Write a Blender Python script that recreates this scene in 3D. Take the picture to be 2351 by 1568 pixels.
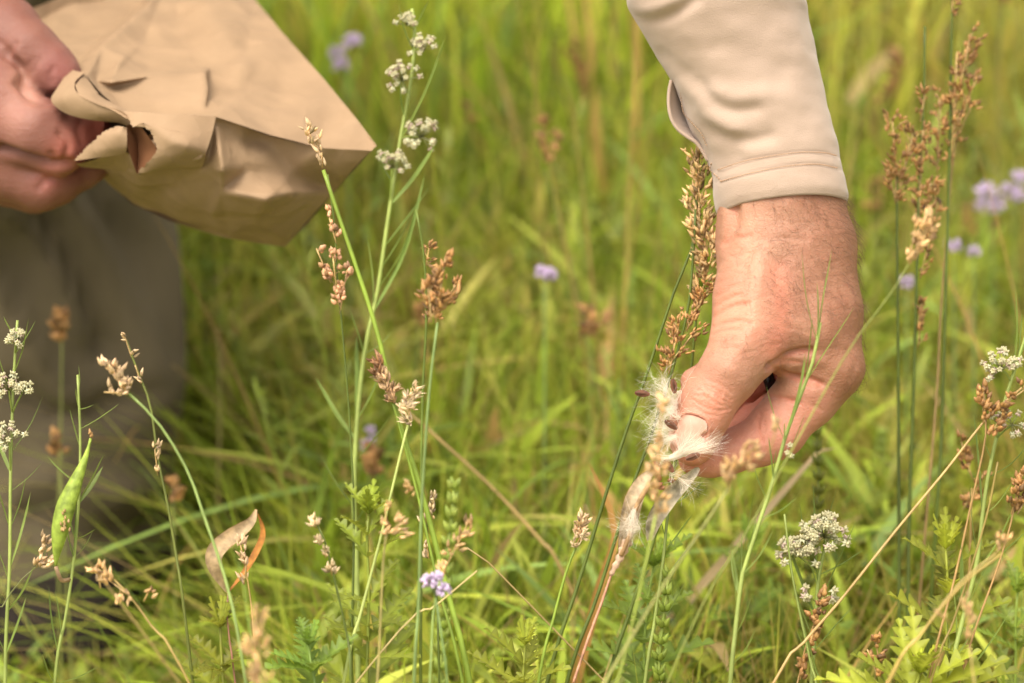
import bpy, bmesh, math, random
import numpy as np
from mathutils import Vector, Matrix, noise
from mathutils.geometry import delaunay_2d_cdt

random.seed(7); np.random.seed(7)
RNG = np.random.default_rng(11)
for o in list(bpy.data.objects): bpy.data.objects.remove(o)
SC = bpy.context.scene
COL = SC.collection

# ------------------------------------------------------------------ camera
PITCH = math.radians(24.0); CAMZ = 0.90; LENS = 100.0; D0 = 1.30
cam_d = bpy.data.cameras.new('camera'); cam = bpy.data.objects.new('camera', cam_d); COL.objects.link(cam)
cam.location = (0, 0, CAMZ); cam.rotation_euler = (math.pi/2 - PITCH, 0, 0)
cam_d.lens = LENS; cam_d.sensor_width = 36; cam_d.clip_start = 0.05; cam_d.clip_end = 400
cam_d.dof.use_dof = True; cam_d.dof.focus_distance = 1.295; cam_d.dof.aperture_fstop = 6.3
SC.camera = cam
SC.render.resolution_x = 1024; SC.render.resolution_y = 683

# ------------------------------------------------------------------ sky, sun, exposure
SUN_EL, SUN_AZ = math.radians(68), math.radians(222)      # azimuth clockwise from +Y: high, behind the camera to the left
w = bpy.data.worlds.new('World'); SC.world = w; w.use_nodes = True
nt = w.node_tree; nt.nodes.clear()
wo = nt.nodes.new('ShaderNodeOutputWorld'); bg = nt.nodes.new('ShaderNodeBackground')
sky = nt.nodes.new('ShaderNodeTexSky'); sky.sky_type = 'NISHITA'; sky.sun_disc = False
sky.sun_elevation = SUN_EL; sky.sun_rotation = SUN_AZ; sky.dust_density = 4
hs = nt.nodes.new('ShaderNodeHueSaturation'); hs.inputs['Saturation'].default_value = 0.18   # thin overcast: a greyed sky
mul = nt.nodes.new('ShaderNodeMix'); mul.data_type = 'RGBA'; mul.blend_type = 'MULTIPLY'; mul.inputs[0].default_value = 1
mul.inputs[7].default_value = (1.0, 0.94, 0.86, 1)
nt.links.new(sky.outputs[0], hs.inputs['Color']); nt.links.new(hs.outputs[0], mul.inputs[6])
nt.links.new(mul.outputs[2], bg.inputs[0]); nt.links.new(bg.outputs[0], wo.inputs[0])
bg.inputs[1].default_value = 0.15
sl = bpy.data.lights.new('sun', 'SUN'); sl.energy = 1.3; sl.angle = math.radians(40); sl.color = (1, .92, .83)
so = bpy.data.objects.new('sun', sl); COL.objects.link(so)
sd = Vector((math.sin(SUN_AZ)*math.cos(SUN_EL), math.cos(SUN_AZ)*math.cos(SUN_EL), math.sin(SUN_EL)))
so.rotation_euler = sd.to_track_quat('Z', 'Y').to_euler(); so.location = (0, 0, 5)
vs = SC.view_settings; vs.view_transform = 'Standard'; vs.look = 'None'; vs.gamma = 1; vs.use_curve_mapping = False
vs.exposure = 1.38
SC.render.engine = 'CYCLES'
SC.cycles.max_bounces = 8; SC.cycles.transparent_max_bounces = 8

# ------------------------------------------------------------------ helpers
CS, SN = math.cos(PITCH), math.sin(PITCH)
PX = 0.18/1175.0                       # metres per photo pixel (2350 wide) per metre of depth
def camsp(px, py, d):                  # a point seen at (px, py), d metres deep -> camera space (x right, y up, z forward)
    return np.array([(px-1175.0)*PX*d, -(py-783.7)*PX*d, d])
def c2w(a):
    a = np.asarray(a, float); x, y, z = a[..., 0], a[..., 1], a[..., 2]
    return np.stack([x, y*SN + z*CS, CAMZ + y*CS - z*SN], -1)
def P(px, py, d): return c2w(camsp(px, py, d))
RIGHT = np.array([1., 0, 0]); UPV = np.array([0, SN, CS]); FWD = np.array([0, CS, -SN])
def unit(v):
    v = np.asarray(v, float); n = np.linalg.norm(v); return v/n if n > 1e-12 else v
def rnd(a, b): return random.uniform(a, b)
def spline(pts, n):                    # Catmull-Rom through pts, n samples
    p = np.array(pts, float); m = len(p)
    if m == 2: t = np.linspace(0, 1, n)[:, None]; return p[0]*(1-t)+p[1]*t
    q = np.vstack([2*p[0]-p[1], p, 2*p[-1]-p[-2]])
    L = np.r_[0, np.cumsum(np.linalg.norm(np.diff(p[:, :3], axis=0), axis=1))]
    s = np.linspace(0, L[-1], n); i = np.clip(np.searchsorted(L, s, 'right')-1, 0, m-2)
    t = ((s-L[i])/np.maximum(L[i+1]-L[i], 1e-9))[:, None]
    a, b, c, d = q[i], q[i+1], q[i+2], q[i+3]
    return .5*((2*b)+(-a+c)*t+(2*a-5*b+4*c-d)*t*t+(-a+3*b-3*c+d)*t**3)

def mesh_obj(name, V, F, mats, cols=None, mi=None, parent=None, smooth=True):
    me = bpy.data.meshes.new(name); V = np.asarray(V, np.float32)
    if isinstance(F, np.ndarray):
        n, k = F.shape
        me.vertices.add(len(V)); me.vertices.foreach_set('co', V.ravel())
        me.loops.add(n*k); me.loops.foreach_set('vertex_index', F.ravel().astype(np.int32))
        me.polygons.add(n); me.polygons.foreach_set('loop_start', np.arange(0, n*k, k, dtype=np.int32))
        me.update(calc_edges=True); me.validate()
    else:
        me.from_pydata(V.tolist(), [], F); me.update()
    if not isinstance(mats, (list, tuple)): mats = [mats]
    for m in mats: me.materials.append(m)
    if mi is not None: me.polygons.foreach_set('material_index', np.asarray(mi, np.int32))
    if cols is not None:
        a = me.color_attributes.new('Col', 'FLOAT_COLOR', 'POINT')
        c = np.ones((len(V), 4), np.float32); c[:, :3] = cols; a.data.foreach_set('color', c.ravel())
    me.polygons.foreach_set('use_smooth', np.full(len(me.polygons), smooth))
    o = bpy.data.objects.new(name, me); COL.objects.link(o)
    if parent is not None: o.parent = parent
    return o
def tag(o, label=None, cat=None, group=None, kind=None):
    if label: o['label'] = label
    if cat: o['category'] = cat
    if group: o['group'] = group
    if kind: o['kind'] = kind
    return o
def thing(name, label, cat, loc=(0, 0, 0), group=None):
    o = bpy.data.objects.new(name, None); COL.objects.link(o); o.location = [float(c) for c in loc]; o.empty_display_size = .02
    return tag(o, label, cat, group)

def child(mb, name, mats, root, smooth=True):      # build a part whose vertices are world coordinates under root
    o = mb.build(name, mats, root, smooth)
    if o: o.matrix_parent_inverse = Matrix.Translation(-Vector(root.location))
    return o

class MB:
    def __init__(s): s.v, s.f, s.c, s.m, s.n = [], [], [], [], 0
    def add(s, V, F, col, mi=0):
        V = np.asarray(V, float); s.v.append(V)
        c = np.broadcast_to(np.asarray(col, float), V.shape) if np.ndim(col) == 1 else np.asarray(col, float)
        s.c.append(c); s.f += [tuple(int(i)+s.n for i in f) for f in F]; s.m += [mi]*len(F); s.n += len(V)
    def tube(s, pts, r, col, sides=6, mi=0, cap=True):
        pts = np.asarray(pts, float); n = len(pts); r = np.broadcast_to(np.asarray(r, float), (n,))
        T = np.gradient(pts, axis=0); T /= np.maximum(np.linalg.norm(T, axis=1)[:, None], 1e-9)
        u = unit(np.cross(T[0], [.3, .2, .9] if abs(T[0][2]) < .8 else [1, .1, 0])); V = []
        ang = np.arange(sides)*2*math.pi/sides
        for i in range(n):
            u = unit(u-T[i]*np.dot(u, T[i])); b = np.cross(T[i], u)
            V.append(pts[i]+r[i]*(np.cos(ang)[:, None]*u+np.sin(ang)[:, None]*b))
        V = np.vstack(V); F = [(i*sides+j, i*sides+(j+1) % sides, (i+1)*sides+(j+1) % sides, (i+1)*sides+j) for i in range(n-1) for j in range(sides)]
        if cap: F += [tuple(range(sides))[::-1], tuple((n-1)*sides+j for j in range(sides))]
        if np.ndim(col) == 2: col = np.repeat(col, sides, axis=0)
        s.add(V, F, col, mi)
    def blade(s, pts, w, side, col, fold=.25, mi=0):      # three verts across, V-folded leaf
        pts = np.asarray(pts, float); n = len(pts); w = np.broadcast_to(np.asarray(w, float), (n,))
        T = np.gradient(pts, axis=0); V = []
        for i in range(n):
            sd_ = unit(np.cross(unit(T[i]), np.cross(side, unit(T[i])))); nn = unit(np.cross(sd_, T[i]))
            V += [pts[i]-sd_*w[i]+nn*w[i]*fold, pts[i], pts[i]+sd_*w[i]+nn*w[i]*fold]
        F = []
        for i in range(n-1):
            a = 3*i; F += [(a, a+1, a+4, a+3), (a+1, a+2, a+5, a+4)]
        if np.ndim(col) == 2: col = np.repeat(col, 3, axis=0)
        s.add(np.array(V), F, col, mi)
    def drop(s, c, axis, L, r, col, sides=6, prof=((0, .3), (.22, .9), (.42, 1), (.7, .6), (1, .03)), mi=0):
        axis = unit(axis); pts = [np.asarray(c, float)+axis*L*t for t, _ in prof]; s.tube(pts, [r*q for _, q in prof], col, sides, mi)
    def build(s, name, mats, parent=None, smooth=True):
        if not s.v: return None
        return mesh_obj(name, np.vstack(s.v), s.f, mats, np.vstack(s.c), s.m, parent, smooth)

# ------------------------------------------------------------------ materials
def nodes(m):
    m.use_nodes = True; t = m.node_tree; t.nodes.clear(); return t, t.nodes, t.links
def leaf_mat(name, transl=.35, rough=.5, spec=.35, var=.25, scale=60, bump=.15, bscale=900):
    m = bpy.data.materials.new(name); t, N, L = nodes(m)
    at = N.new('ShaderNodeAttribute'); at.attribute_name = 'Col'
    tc = N.new('ShaderNodeTexCoord'); nz = N.new('ShaderNodeTexNoise'); nz.inputs['Scale'].default_value = scale; nz.inputs['Detail'].default_value = 4
    mr = N.new('ShaderNodeMapRange'); mr.inputs[1].default_value = .3; mr.inputs[2].default_value = .7; mr.inputs[3].default_value = 1-var; mr.inputs[4].default_value = 1+var
    mx = N.new('ShaderNodeMix'); mx.data_type = 'RGBA'; mx.blend_type = 'MULTIPLY'; mx.inputs[0].default_value = 1
    L.new(tc.outputs['Object'], nz.inputs['Vector']); L.new(nz.outputs[0], mr.inputs[0]); L.new(at.outputs[0], mx.inputs[6]); L.new(mr.outputs[0], mx.inputs[7])
    pr = N.new('ShaderNodeBsdfPrincipled'); pr.inputs['Roughness'].default_value = rough; pr.inputs['Specular IOR Level'].default_value = spec
    L.new(mx.outputs[2], pr.inputs['Base Color'])
    if bump:
        n2 = N.new('ShaderNodeTexNoise'); n2.inputs['Scale'].default_value = bscale; bp = N.new('ShaderNodeBump'); bp.inputs['Strength'].default_value = bump; bp.inputs['Distance'].default_value = .0004
        L.new(tc.outputs['Object'], n2.inputs['Vector']); L.new(n2.outputs[0], bp.inputs['Height']); L.new(bp.outputs[0], pr.inputs['Normal'])
    out = N.new('ShaderNodeOutputMaterial')
    if transl > 0:
        tr = N.new('ShaderNodeBsdfTranslucent'); ms = N.new('ShaderNodeMixShader'); ms.inputs[0].default_value = transl
        hh = N.new('ShaderNodeHueSaturation'); hh.inputs['Saturation'].default_value = 1.0; hh.inputs['Value'].default_value = 1.5; hh.inputs['Hue'].default_value = .49
        L.new(mx.outputs[2], hh.inputs['Color']); L.new(hh.outputs[0], tr.inputs[0]); L.new(pr.outputs[0], ms.inputs[1]); L.new(tr.outputs[0], ms.inputs[2]); L.new(ms.outputs[0], out.inputs[0])
    else: L.new(pr.outputs[0], out.inputs[0])
    return m
M_LEAF = leaf_mat('leaf'); M_STEM = leaf_mat('stem', .12, .45, .4, .2, 120, .2); M_SEED = leaf_mat('seed_husk', .1, .55, .4, .3, 400, .3, 2500)
M_GRASS = leaf_mat('grass', .5, .5, .3, .2, 30, 0); M_FLOWER = leaf_mat('flower', .35, .6, .3, .12, 500, 0); M_FLOSS = leaf_mat('floss', .45, .35, .7, .05, 50, 0)
M_HUSK = leaf_mat('pod_shell', .2, .55, .3, .4, 260, .8, 900)

def skin_mat():
    m = bpy.data.materials.new('skin'); t, N, L = nodes(m)
    at = N.new('ShaderNodeAttribute'); at.attribute_name = 'Col'; tc = N.new('ShaderNodeTexCoord')
    def nz(s, d=5, r=.6):
        n = N.new('ShaderNodeTexNoise'); n.inputs['Scale'].default_value = s; n.inputs['Detail'].default_value = d; n.inputs['Roughness'].default_value = r; L.new(tc.outputs['Object'], n.inputs['Vector']); return n
    a = nz(70); r1 = N.new('ShaderNodeValToRGB'); r1.color_ramp.elements[0].position = .35; r1.color_ramp.elements[1].position = .7
    r1.color_ramp.elements[0].color = (1.04, 1.04, 1.02, 1); r1.color_ramp.elements[1].color = (.95, .87, .85, 1)
    L.new(a.outputs[0], r1.inputs[0])
    b = nz(420, 3); r2 = N.new('ShaderNodeValToRGB'); r2.color_ramp.elements[0].position = .38; r2.color_ramp.elements[1].position = .62
    r2.color_ramp.elements[0].color = (.97, .93, .92, 1); r2.color_ramp.elements[1].color = (1.02, 1.02, 1.02, 1); L.new(b.outputs[0], r2.inputs[0])
    m1 = N.new('ShaderNodeMix'); m1.data_type = 'RGBA'; m1.blend_type = 'MULTIPLY'; m1.inputs[0].default_value = 1
    m2 = N.new('ShaderNodeMix'); m2.data_type = 'RGBA'; m2.blend_type = 'MULTIPLY'; m2.inputs[0].default_value = .8
    L.new(at.outputs[0], m1.inputs[6]); L.new(r1.outputs[0], m1.inputs[7]); L.new(m1.outputs[2], m2.inputs[6]); L.new(r2.outputs[0], m2.inputs[7])
    pr = N.new('ShaderNodeBsdfPrincipled'); L.new(m2.outputs[2], pr.inputs['Base Color'])
    pr.inputs['Roughness'].default_value = .55; pr.inputs['Specular IOR Level'].default_value = .3
    pr.inputs['Subsurface Weight'].default_value = .25; pr.inputs['Subsurface Radius'].default_value = (1, .35, .18); pr.inputs['Subsurface Scale'].default_value = .004
    # fine skin relief: pores and criss-cross lines
    vo = N.new('ShaderNodeTexVoronoi'); vo.feature = 'DISTANCE_TO_EDGE'; vo.inputs['Scale'].default_value = 650; L.new(tc.outputs['Object'], vo.inputs['Vector'])
    mp = N.new('ShaderNodeMapping'); mp.inputs['Scale'].default_value = (130, 130, 420); L.new(tc.outputs['Object'], mp.inputs['Vector'])
    c = N.new('ShaderNodeTexNoise'); c.inputs['Scale'].default_value = 1; c.inputs['Detail'].default_value = 5; L.new(mp.outputs[0], c.inputs['Vector'])
    ad = N.new('ShaderNodeMath'); ad.operation = 'MULTIPLY_ADD'; L.new(vo.outputs['Distance'], ad.inputs[0]); ad.inputs[1].default_value = .9; L.new(c.outputs[0], ad.inputs[2])
    bp = N.new('ShaderNodeBump'); bp.inputs['Strength'].default_value = .42; bp.inputs['Distance'].default_value = .0007
    L.new(ad.outputs[0], bp.inputs['Height']); L.new(bp.outputs[0], pr.inputs['Normal'])
    out = N.new('ShaderNodeOutputMaterial'); L.new(pr.outputs[0], out.inputs[0]); return m
M_SKIN = skin_mat()

def plain(name, col, rough=.6, spec=.4, nscale=80, var=.15, bump=0, bscale=1500, bdist=.0003, sheen=0, metal=0, stretch=None):
    m = bpy.data.materials.new(name); t, N, L = nodes(m); tc = N.new('ShaderNodeTexCoord')
    nz = N.new('ShaderNodeTexNoise'); nz.inputs['Scale'].default_value = nscale; nz.inputs['Detail'].default_value = 6
    L.new(tc.outputs['Object'], nz.inputs['Vector'])
    rp = N.new('ShaderNodeValToRGB'); rp.color_ramp.elements[0].position = .3; rp.color_ramp.elements[1].position = .7
    rp.color_ramp.elements[0].color = tuple(c*(1-var) for c in col)+(1,); rp.color_ramp.elements[1].color = tuple(min(1, c*(1+var)) for c in col)+(1,)
    L.new(nz.outputs[0], rp.inputs[0]); pr = N.new('ShaderNodeBsdfPrincipled'); L.new(rp.outputs[0], pr.inputs['Base Color'])
    pr.inputs['Roughness'].default_value = rough; pr.inputs['Specular IOR Level'].default_value = spec; pr.inputs['Metallic'].default_value = metal
    if sheen: pr.inputs['Sheen Weight'].default_value = sheen
    if bump:
        n2 = N.new('ShaderNodeTexNoise'); n2.inputs['Scale'].default_value = bscale; n2.inputs['Detail'].default_value = 3
        if stretch:
            mp = N.new('ShaderNodeMapping'); mp.inputs['Scale'].default_value = stretch; L.new(tc.outputs['Object'], mp.inputs['Vector']); L.new(mp.outputs[0], n2.inputs['Vector'])
        else: L.new(tc.outputs['Object'], n2.inputs['Vector'])
        bp = N.new('ShaderNodeBump'); bp.inputs['Strength'].default_value = bump; bp.inputs['Distance'].default_value = bdist
        L.new(n2.outputs[0], bp.inputs['Height']); L.new(bp.outputs[0], pr.inputs['Normal'])
    out = N.new('ShaderNodeOutputMaterial'); L.new(pr.outputs[0], out.inputs[0]); return m
M_SHIRT = plain('shirt_cloth', (.38, .282, .215), .8, .2, 25, .05, .5, 1600, .0004, .25)
M_THREAD = plain('thread', (.42, .27, .17), .8, .2)
M_PANTS = plain('trouser_cloth', (.12, .095, .058), .8, .2, 12, .18, .3, 900, .0005, 0)
M_BOOT = plain('boot_leather', (.016, .012, .009), .85, .15, 30, .3, .4, 300, .001)
def paper(name, col):
    m = plain(name, col, .72, .2, 45, .08); t = m.node_tree; N, L = t.nodes, t.links; pr = [n for n in N if n.type == 'BSDF_PRINCIPLED'][0]; tc = [n for n in N if n.type == 'TEX_COORD'][0]
    wn = N.new('ShaderNodeTexNoise'); wn.inputs['Scale'].default_value = 18; L.new(tc.outputs['Object'], wn.inputs['Vector'])
    ad = N.new('ShaderNodeMix'); ad.data_type = 'RGBA'; ad.blend_type = 'LINEAR_LIGHT'; ad.inputs[0].default_value = .03; L.new(tc.outputs['Object'], ad.inputs[6]); L.new(wn.outputs[1], ad.inputs[7])
    pv = None
    for sc_, am in ((26, .0016), (60, .0006)):
        v = N.new('ShaderNodeTexVoronoi'); v.feature = 'F1'; v.inputs['Scale'].default_value = sc_; L.new(ad.outputs[2], v.inputs['Vector'])
        b = N.new('ShaderNodeBump'); b.inputs['Strength'].default_value = .55; b.inputs['Distance'].default_value = am*3; L.new(v.outputs['Distance'], b.inputs['Height'])
        if pv: L.new(pv.outputs[0], b.inputs['Normal'])
        pv = b
    f = N.new('ShaderNodeTexNoise'); f.inputs['Scale'].default_value = 900; L.new(tc.outputs['Object'], f.inputs['Vector'])
    b = N.new('ShaderNodeBump'); b.inputs['Strength'].default_value = .3; b.inputs['Distance'].default_value = .0003; L.new(f.outputs[0], b.inputs['Height']); L.new(pv.outputs[0], b.inputs['Normal']); L.new(b.outputs[0], pr.inputs['Normal']); return m
M_PAPER = paper('kraft_paper', (.275, .185, .108))
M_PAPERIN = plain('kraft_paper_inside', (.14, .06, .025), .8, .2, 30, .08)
M_RING = plain('black_metal', (.02, .02, .022), .25, .6, 50, .1, metal=.6)
M_NAIL = plain('nail', (.74, .42, .33), .3, .5, 120, .06, .3, 1, .0002, stretch=(900, 60, 60))
M_SOIL = plain('soil', (.24, .19, .075), .95, .1, 25, .5, .8, 60, .02)
_r = [n for n in M_SOIL.node_tree.nodes if n.type == 'VALTORGB'][0]; _r.color_ramp.elements[0].color = (.16, .11, .05, 1); _r.color_ramp.elements[1].color = (.24, .27, .06, 1)

# ------------------------------------------------------------------ implicit surfaces (body)
def smin(a, b, k):
    h = np.clip(.5+.5*(b-a)/k, 0, 1); return b*(1-h)+a*h-k*h*(1-h)
def cone(G, a, b, ra, rb):
    a = np.asarray(a, np.float32); b = np.asarray(b, np.float32); ba = b-a; X, Y, Z = G[0]-a[0], G[1]-a[1], G[2]-a[2]
    t = np.clip((X*ba[0]+Y*ba[1]+Z*ba[2])/max(float(ba@ba), 1e-6), 0, 1)
    t = t.astype(np.float32)
    return np.sqrt((X-t*ba[0])**2+(Y-t*ba[1])**2+(Z-t*ba[2])**2)-(ra+(rb-ra)*t)
def chain(G, pts, k=3):                # pts: [(xyz, r)...]
    d = None
    for (a, ra), (b, rb) in zip(pts, pts[1:]):
        c = cone(G, a, b, ra, rb); d = c if d is None else smin(d, c, k)
    return d
def grid(lo, hi, h):
    ax = [np.arange(lo[i], hi[i]+h, h, dtype=np.float32) for i in range(3)]
    return np.meshgrid(*ax, indexing='ij', sparse=True), ax
def surface_nets(D, ax):
    D = np.asarray(D, np.float32); s = D < 0; nx, ny, nz = D.shape
    cs = [s[i:nx-1+i, j:ny-1+j, k:nz-1+k] for i in (0, 1) for j in (0, 1) for k in (0, 1)]
    cnt = sum(c.astype(np.int8) for c in cs); act = (cnt > 0) & (cnt < 8); I = np.argwhere(act)
    idx = -np.ones(act.shape, np.int64); idx[act] = np.arange(len(I))
    pos = np.zeros((len(I), 3)); num = np.zeros(len(I))
    offs = [(i, j, k) for i in (0, 1) for j in (0, 1) for k in (0, 1)]
    for a in offs:
        for ax_ in range(3):
            if a[ax_]: continue
            b = list(a); b[ax_] = 1
            va = D[I[:, 0]+a[0], I[:, 1]+a[1], I[:, 2]+a[2]]; vb = D[I[:, 0]+b[0], I[:, 1]+b[1], I[:, 2]+b[2]]
            m = (va < 0) != (vb < 0); t = np.where(m, va/np.where(m, va-vb, 1), 0)
            p = np.tile(np.array(a, float), (len(I), 1)); p[:, ax_] += t; pos[m] += p[m]; num += m
    pos = pos/num[:, None]+I; h = ax[0][1]-ax[0][0]; V = pos*h+np.array([a[0] for a in ax]); F = []
    for d in range(3):
        e, g = (d+1) % 3, (d+2) % 3
        sl0 = [slice(None)]*3; sl1 = [slice(None)]*3; sl0[d] = slice(0, -1); sl1[d] = slice(1, None)
        A, B = s[tuple(sl0)], s[tuple(sl1)]; E = np.argwhere(A != B)
        E = E[(E[:, e] > 0) & (E[:, g] > 0) & (E[:, e] < s.shape[e]-1) & (E[:, g] < s.shape[g]-1)]
        q = []
        for (u, v) in ((0, 0), (1, 0), (1, 1), (0, 1)):
            c = E.copy(); c[:, e] -= u; c[:, g] -= v; q.append(idx[c[:, 0], c[:, 1], c[:, 2]])
        q = np.stack(q, 1); inside = A[E[:, 0], E[:, 1], E[:, 2]]; q[~inside] = q[~inside][:, ::-1]; F.append(q)
    F = np.vstack(F); F = F[(F >= 0).all(1)]; return V, F
def vnormals(V, F):
    n = np.cross(V[F[:, 2]]-V[F[:, 0]], V[F[:, 3]]-V[F[:, 1]]); N = np.zeros_like(V)
    for k in range(4): np.add.at(N, F[:, k], n)
    return N/np.maximum(np.linalg.norm(N, axis=1)[:, None], 1e-12)
def relax(V, F, it=2, lam=.5):
    for _ in range(it):
        A = np.zeros_like(V); c = np.zeros(len(V))
        for k in range(4):
            for q in (1, 3): np.add.at(A, F[:, k], V[F[:, (k+q) % 4]]); np.add.at(c, F[:, k], 1)
        V = V*(1-lam)+lam*A/np.maximum(c, 1)[:, None]
    return V
def polydist(x, y, pts):
    best = np.full(len(x), 1e9)
    for (ax_, ay), (bx, by) in zip(pts, pts[1:]):
        dx, dy = bx-ax_, by-ay; t = np.clip(((x-ax_)*dx+(y-ay)*dy)/max(dx*dx+dy*dy, 1e-9), 0, 1)
        best = np.minimum(best, np.hypot(x-ax_-t*dx, y-ay-t*dy))
    return best
def smoothpoly(pts, n=14): return [tuple(p) for p in spline([(a, b, 0) for a, b in pts], n)[:, :2]]
def vnoise(V, s, seed=0.):
    return np.array([noise.noise(Vector((float(p[0])*s+seed, float(p[1])*s, float(p[2])*s))) for p in V])
# ================================================================== PERSON
def Zp(zx, zy, dz=0.): return camsp(1384.9+zx*.48167, 419.7+zy*.48167, D0+dz/1000.)*1000
def toZ(V):            # camera-space mm -> hand picture coordinates
    px = V[:, 0]/V[:, 2]/PX+1175.0; py = -V[:, 1]/V[:, 2]/PX+783.7
    return (px-1384.9)/.48167, (py-419.7)/.48167
def in_poly(x, y, poly):
    ins = np.zeros(len(x), bool); n = len(poly)
    for i in range(n):
        x1, y1 = poly[i]; x2, y2 = poly[(i+1) % n]
        c = ((y1 > y) != (y2 > y)) & (x < (x2-x1)*(y-y1)/(y2-y1+1e-12)+x1); ins ^= c
    return ins
def mixc(a, b, t): return a*(1-t[:, None])+np.asarray(b)*t[:, None]

# ---- the picking hand: forearm, back of the hand, thumb, four fingers in one implicit surface
lo = np.minimum(Zp(290, 1450, -30), Zp(1290, -190, -30)); hi = np.maximum(Zp(290, 1450, 80), Zp(1290, -190, 80)); hi[2] = 1384; lo[2] = 1266
G, ax = grid(lo, hi, .8)
palm = chain(G, [(Zp(770, -120, 26), 21), (Zp(806, 90, 25), 24), (Zp(800, 300, 25), 24.5), (Zp(760, 480, 20), 19)], 6)
palm = smin(palm, chain(G, [(Zp(850, -120, 26), 21), (Zp(892, 90, 25), 23), (Zp(955, 300, 23), 22.5), (Zp(1000, 560, 21), 18.5)], 6), 10)
palm = smin(palm, chain(G, [(Zp(960, 330, 18), 16), (Zp(1050, 620, 14), 14.5), (Zp(1092, 870, 14), 13.6)], 5), 12)      # index metacarpal
palm = smin(palm, chain(G, [(Zp(930, 330, 26), 17), (Zp(1060, 640, 27), 14), (Zp(1105, 900, 28), 12.4)], 5), 8)
palm = smin(palm, chain(G, [(Zp(880, 330, 40), 15), (Zp(980, 640, 45), 13), (Zp(1040, 860, 46), 12)], 5), 8)
palm = smin(palm, chain(G, [(Zp(850, 330, 46), 14), (Zp(920, 600, 56), 12), (Zp(960, 820, 60), 11)], 5), 8)
palm = smin(palm, chain(G, [(Zp(900, 470, 12), 13), (Zp(945, 700, 9), 14.5), (Zp(930, 760, 10), 12)], 5), 10)           # first dorsal interosseous
palm = smin(palm, chain(G, [(Zp(770, 330, 16), 17), (Zp(736, 560, 8), 19.2), (Zp(722, 690, 4), 18.4)], 5), 9)           # thenar and thumb metacarpal
palm = smin(palm, chain(G, [(Zp(935, 915, 24), 9), (Zp(1000, 960, 18), 12)], 5), 8)                                       # web flesh
palm = smin(palm, chain(G, [(Zp(800, 740, 8), 11), (Zp(860, 790, 12), 9.5), (Zp(960, 860, 14), 10)], 5), 7)
thumb = chain(G, [(Zp(722, 690, 4), 18), (Zp(672, 790, -2), 15.6), (Zp(596, 905, -5), 13.4), (Zp(502, 1030, -5), 12.6), (Zp(462, 1115, -4), 12.3), (Zp(432, 1215, -1), 10.6), (Zp(424, 1262, 1), 8.2)], 4)
thumb = smin(thumb, cone(G, Zp(432, 1130, 2), Zp(420, 1230, 4), 10.5, 9), 4)
index = chain(G, [(Zp(1092, 880, 15), 13.4), (Zp(980, 1030, 16), 12.2), (Zp(832, 1185, 17), 11.8), (Zp(735, 1235, 17), 10.6), (Zp(590, 1283, 17), 9.6), (Zp(500, 1303, 15), 8.8), (Zp(428, 1318, 14), 6.9)], 5)
index = smin(index, cone(G, Zp(880, 1060, 20), Zp(820, 1130, 18), 11.5, 10.5), 5)
middle = chain(G, [(Zp(1105, 900, 30), 11.5), (Zp(960, 1040, 40), 9.8), (Zp(815, 1092, 42), 9.0), (Zp(700, 1150, 40), 8.2), (Zp(600, 1195, 34), 7)], 3)
ring = chain(G, [(Zp(1040, 860, 50), 11.2), (Zp(880, 890, 58), 9.2), (Zp(710, 955, 56), 9.0), (Zp(615, 1025, 48), 8.4), (Zp(540, 1080, 34), 7)], 3)
pinky = chain(G, [(Zp(960, 820, 60), 10), (Zp(800, 830, 72), 8.2), (Zp(620, 890, 64), 8), (Zp(500, 925, 38), 7.6), (Zp(432, 948, 28), 6.6)], 3)
D = smin(palm, thumb, 7)
D = smin(D, smin(palm, index, 6), 1.0)
for f, kk in ((middle, 1.0), (ring, .8), (pinky, .8)): D = smin(D, smin(palm, f, 4), kk)
V, F = surface_nets(D, ax); V = relax(V, F, 3)
N = vnormals(V, F)
keep = None
zx, zy = toZ(V); fr = np.clip(-N[:, 2]*1.3+.1, 0, 1)
S = .0959                                           # mm per hand picture unit
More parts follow.
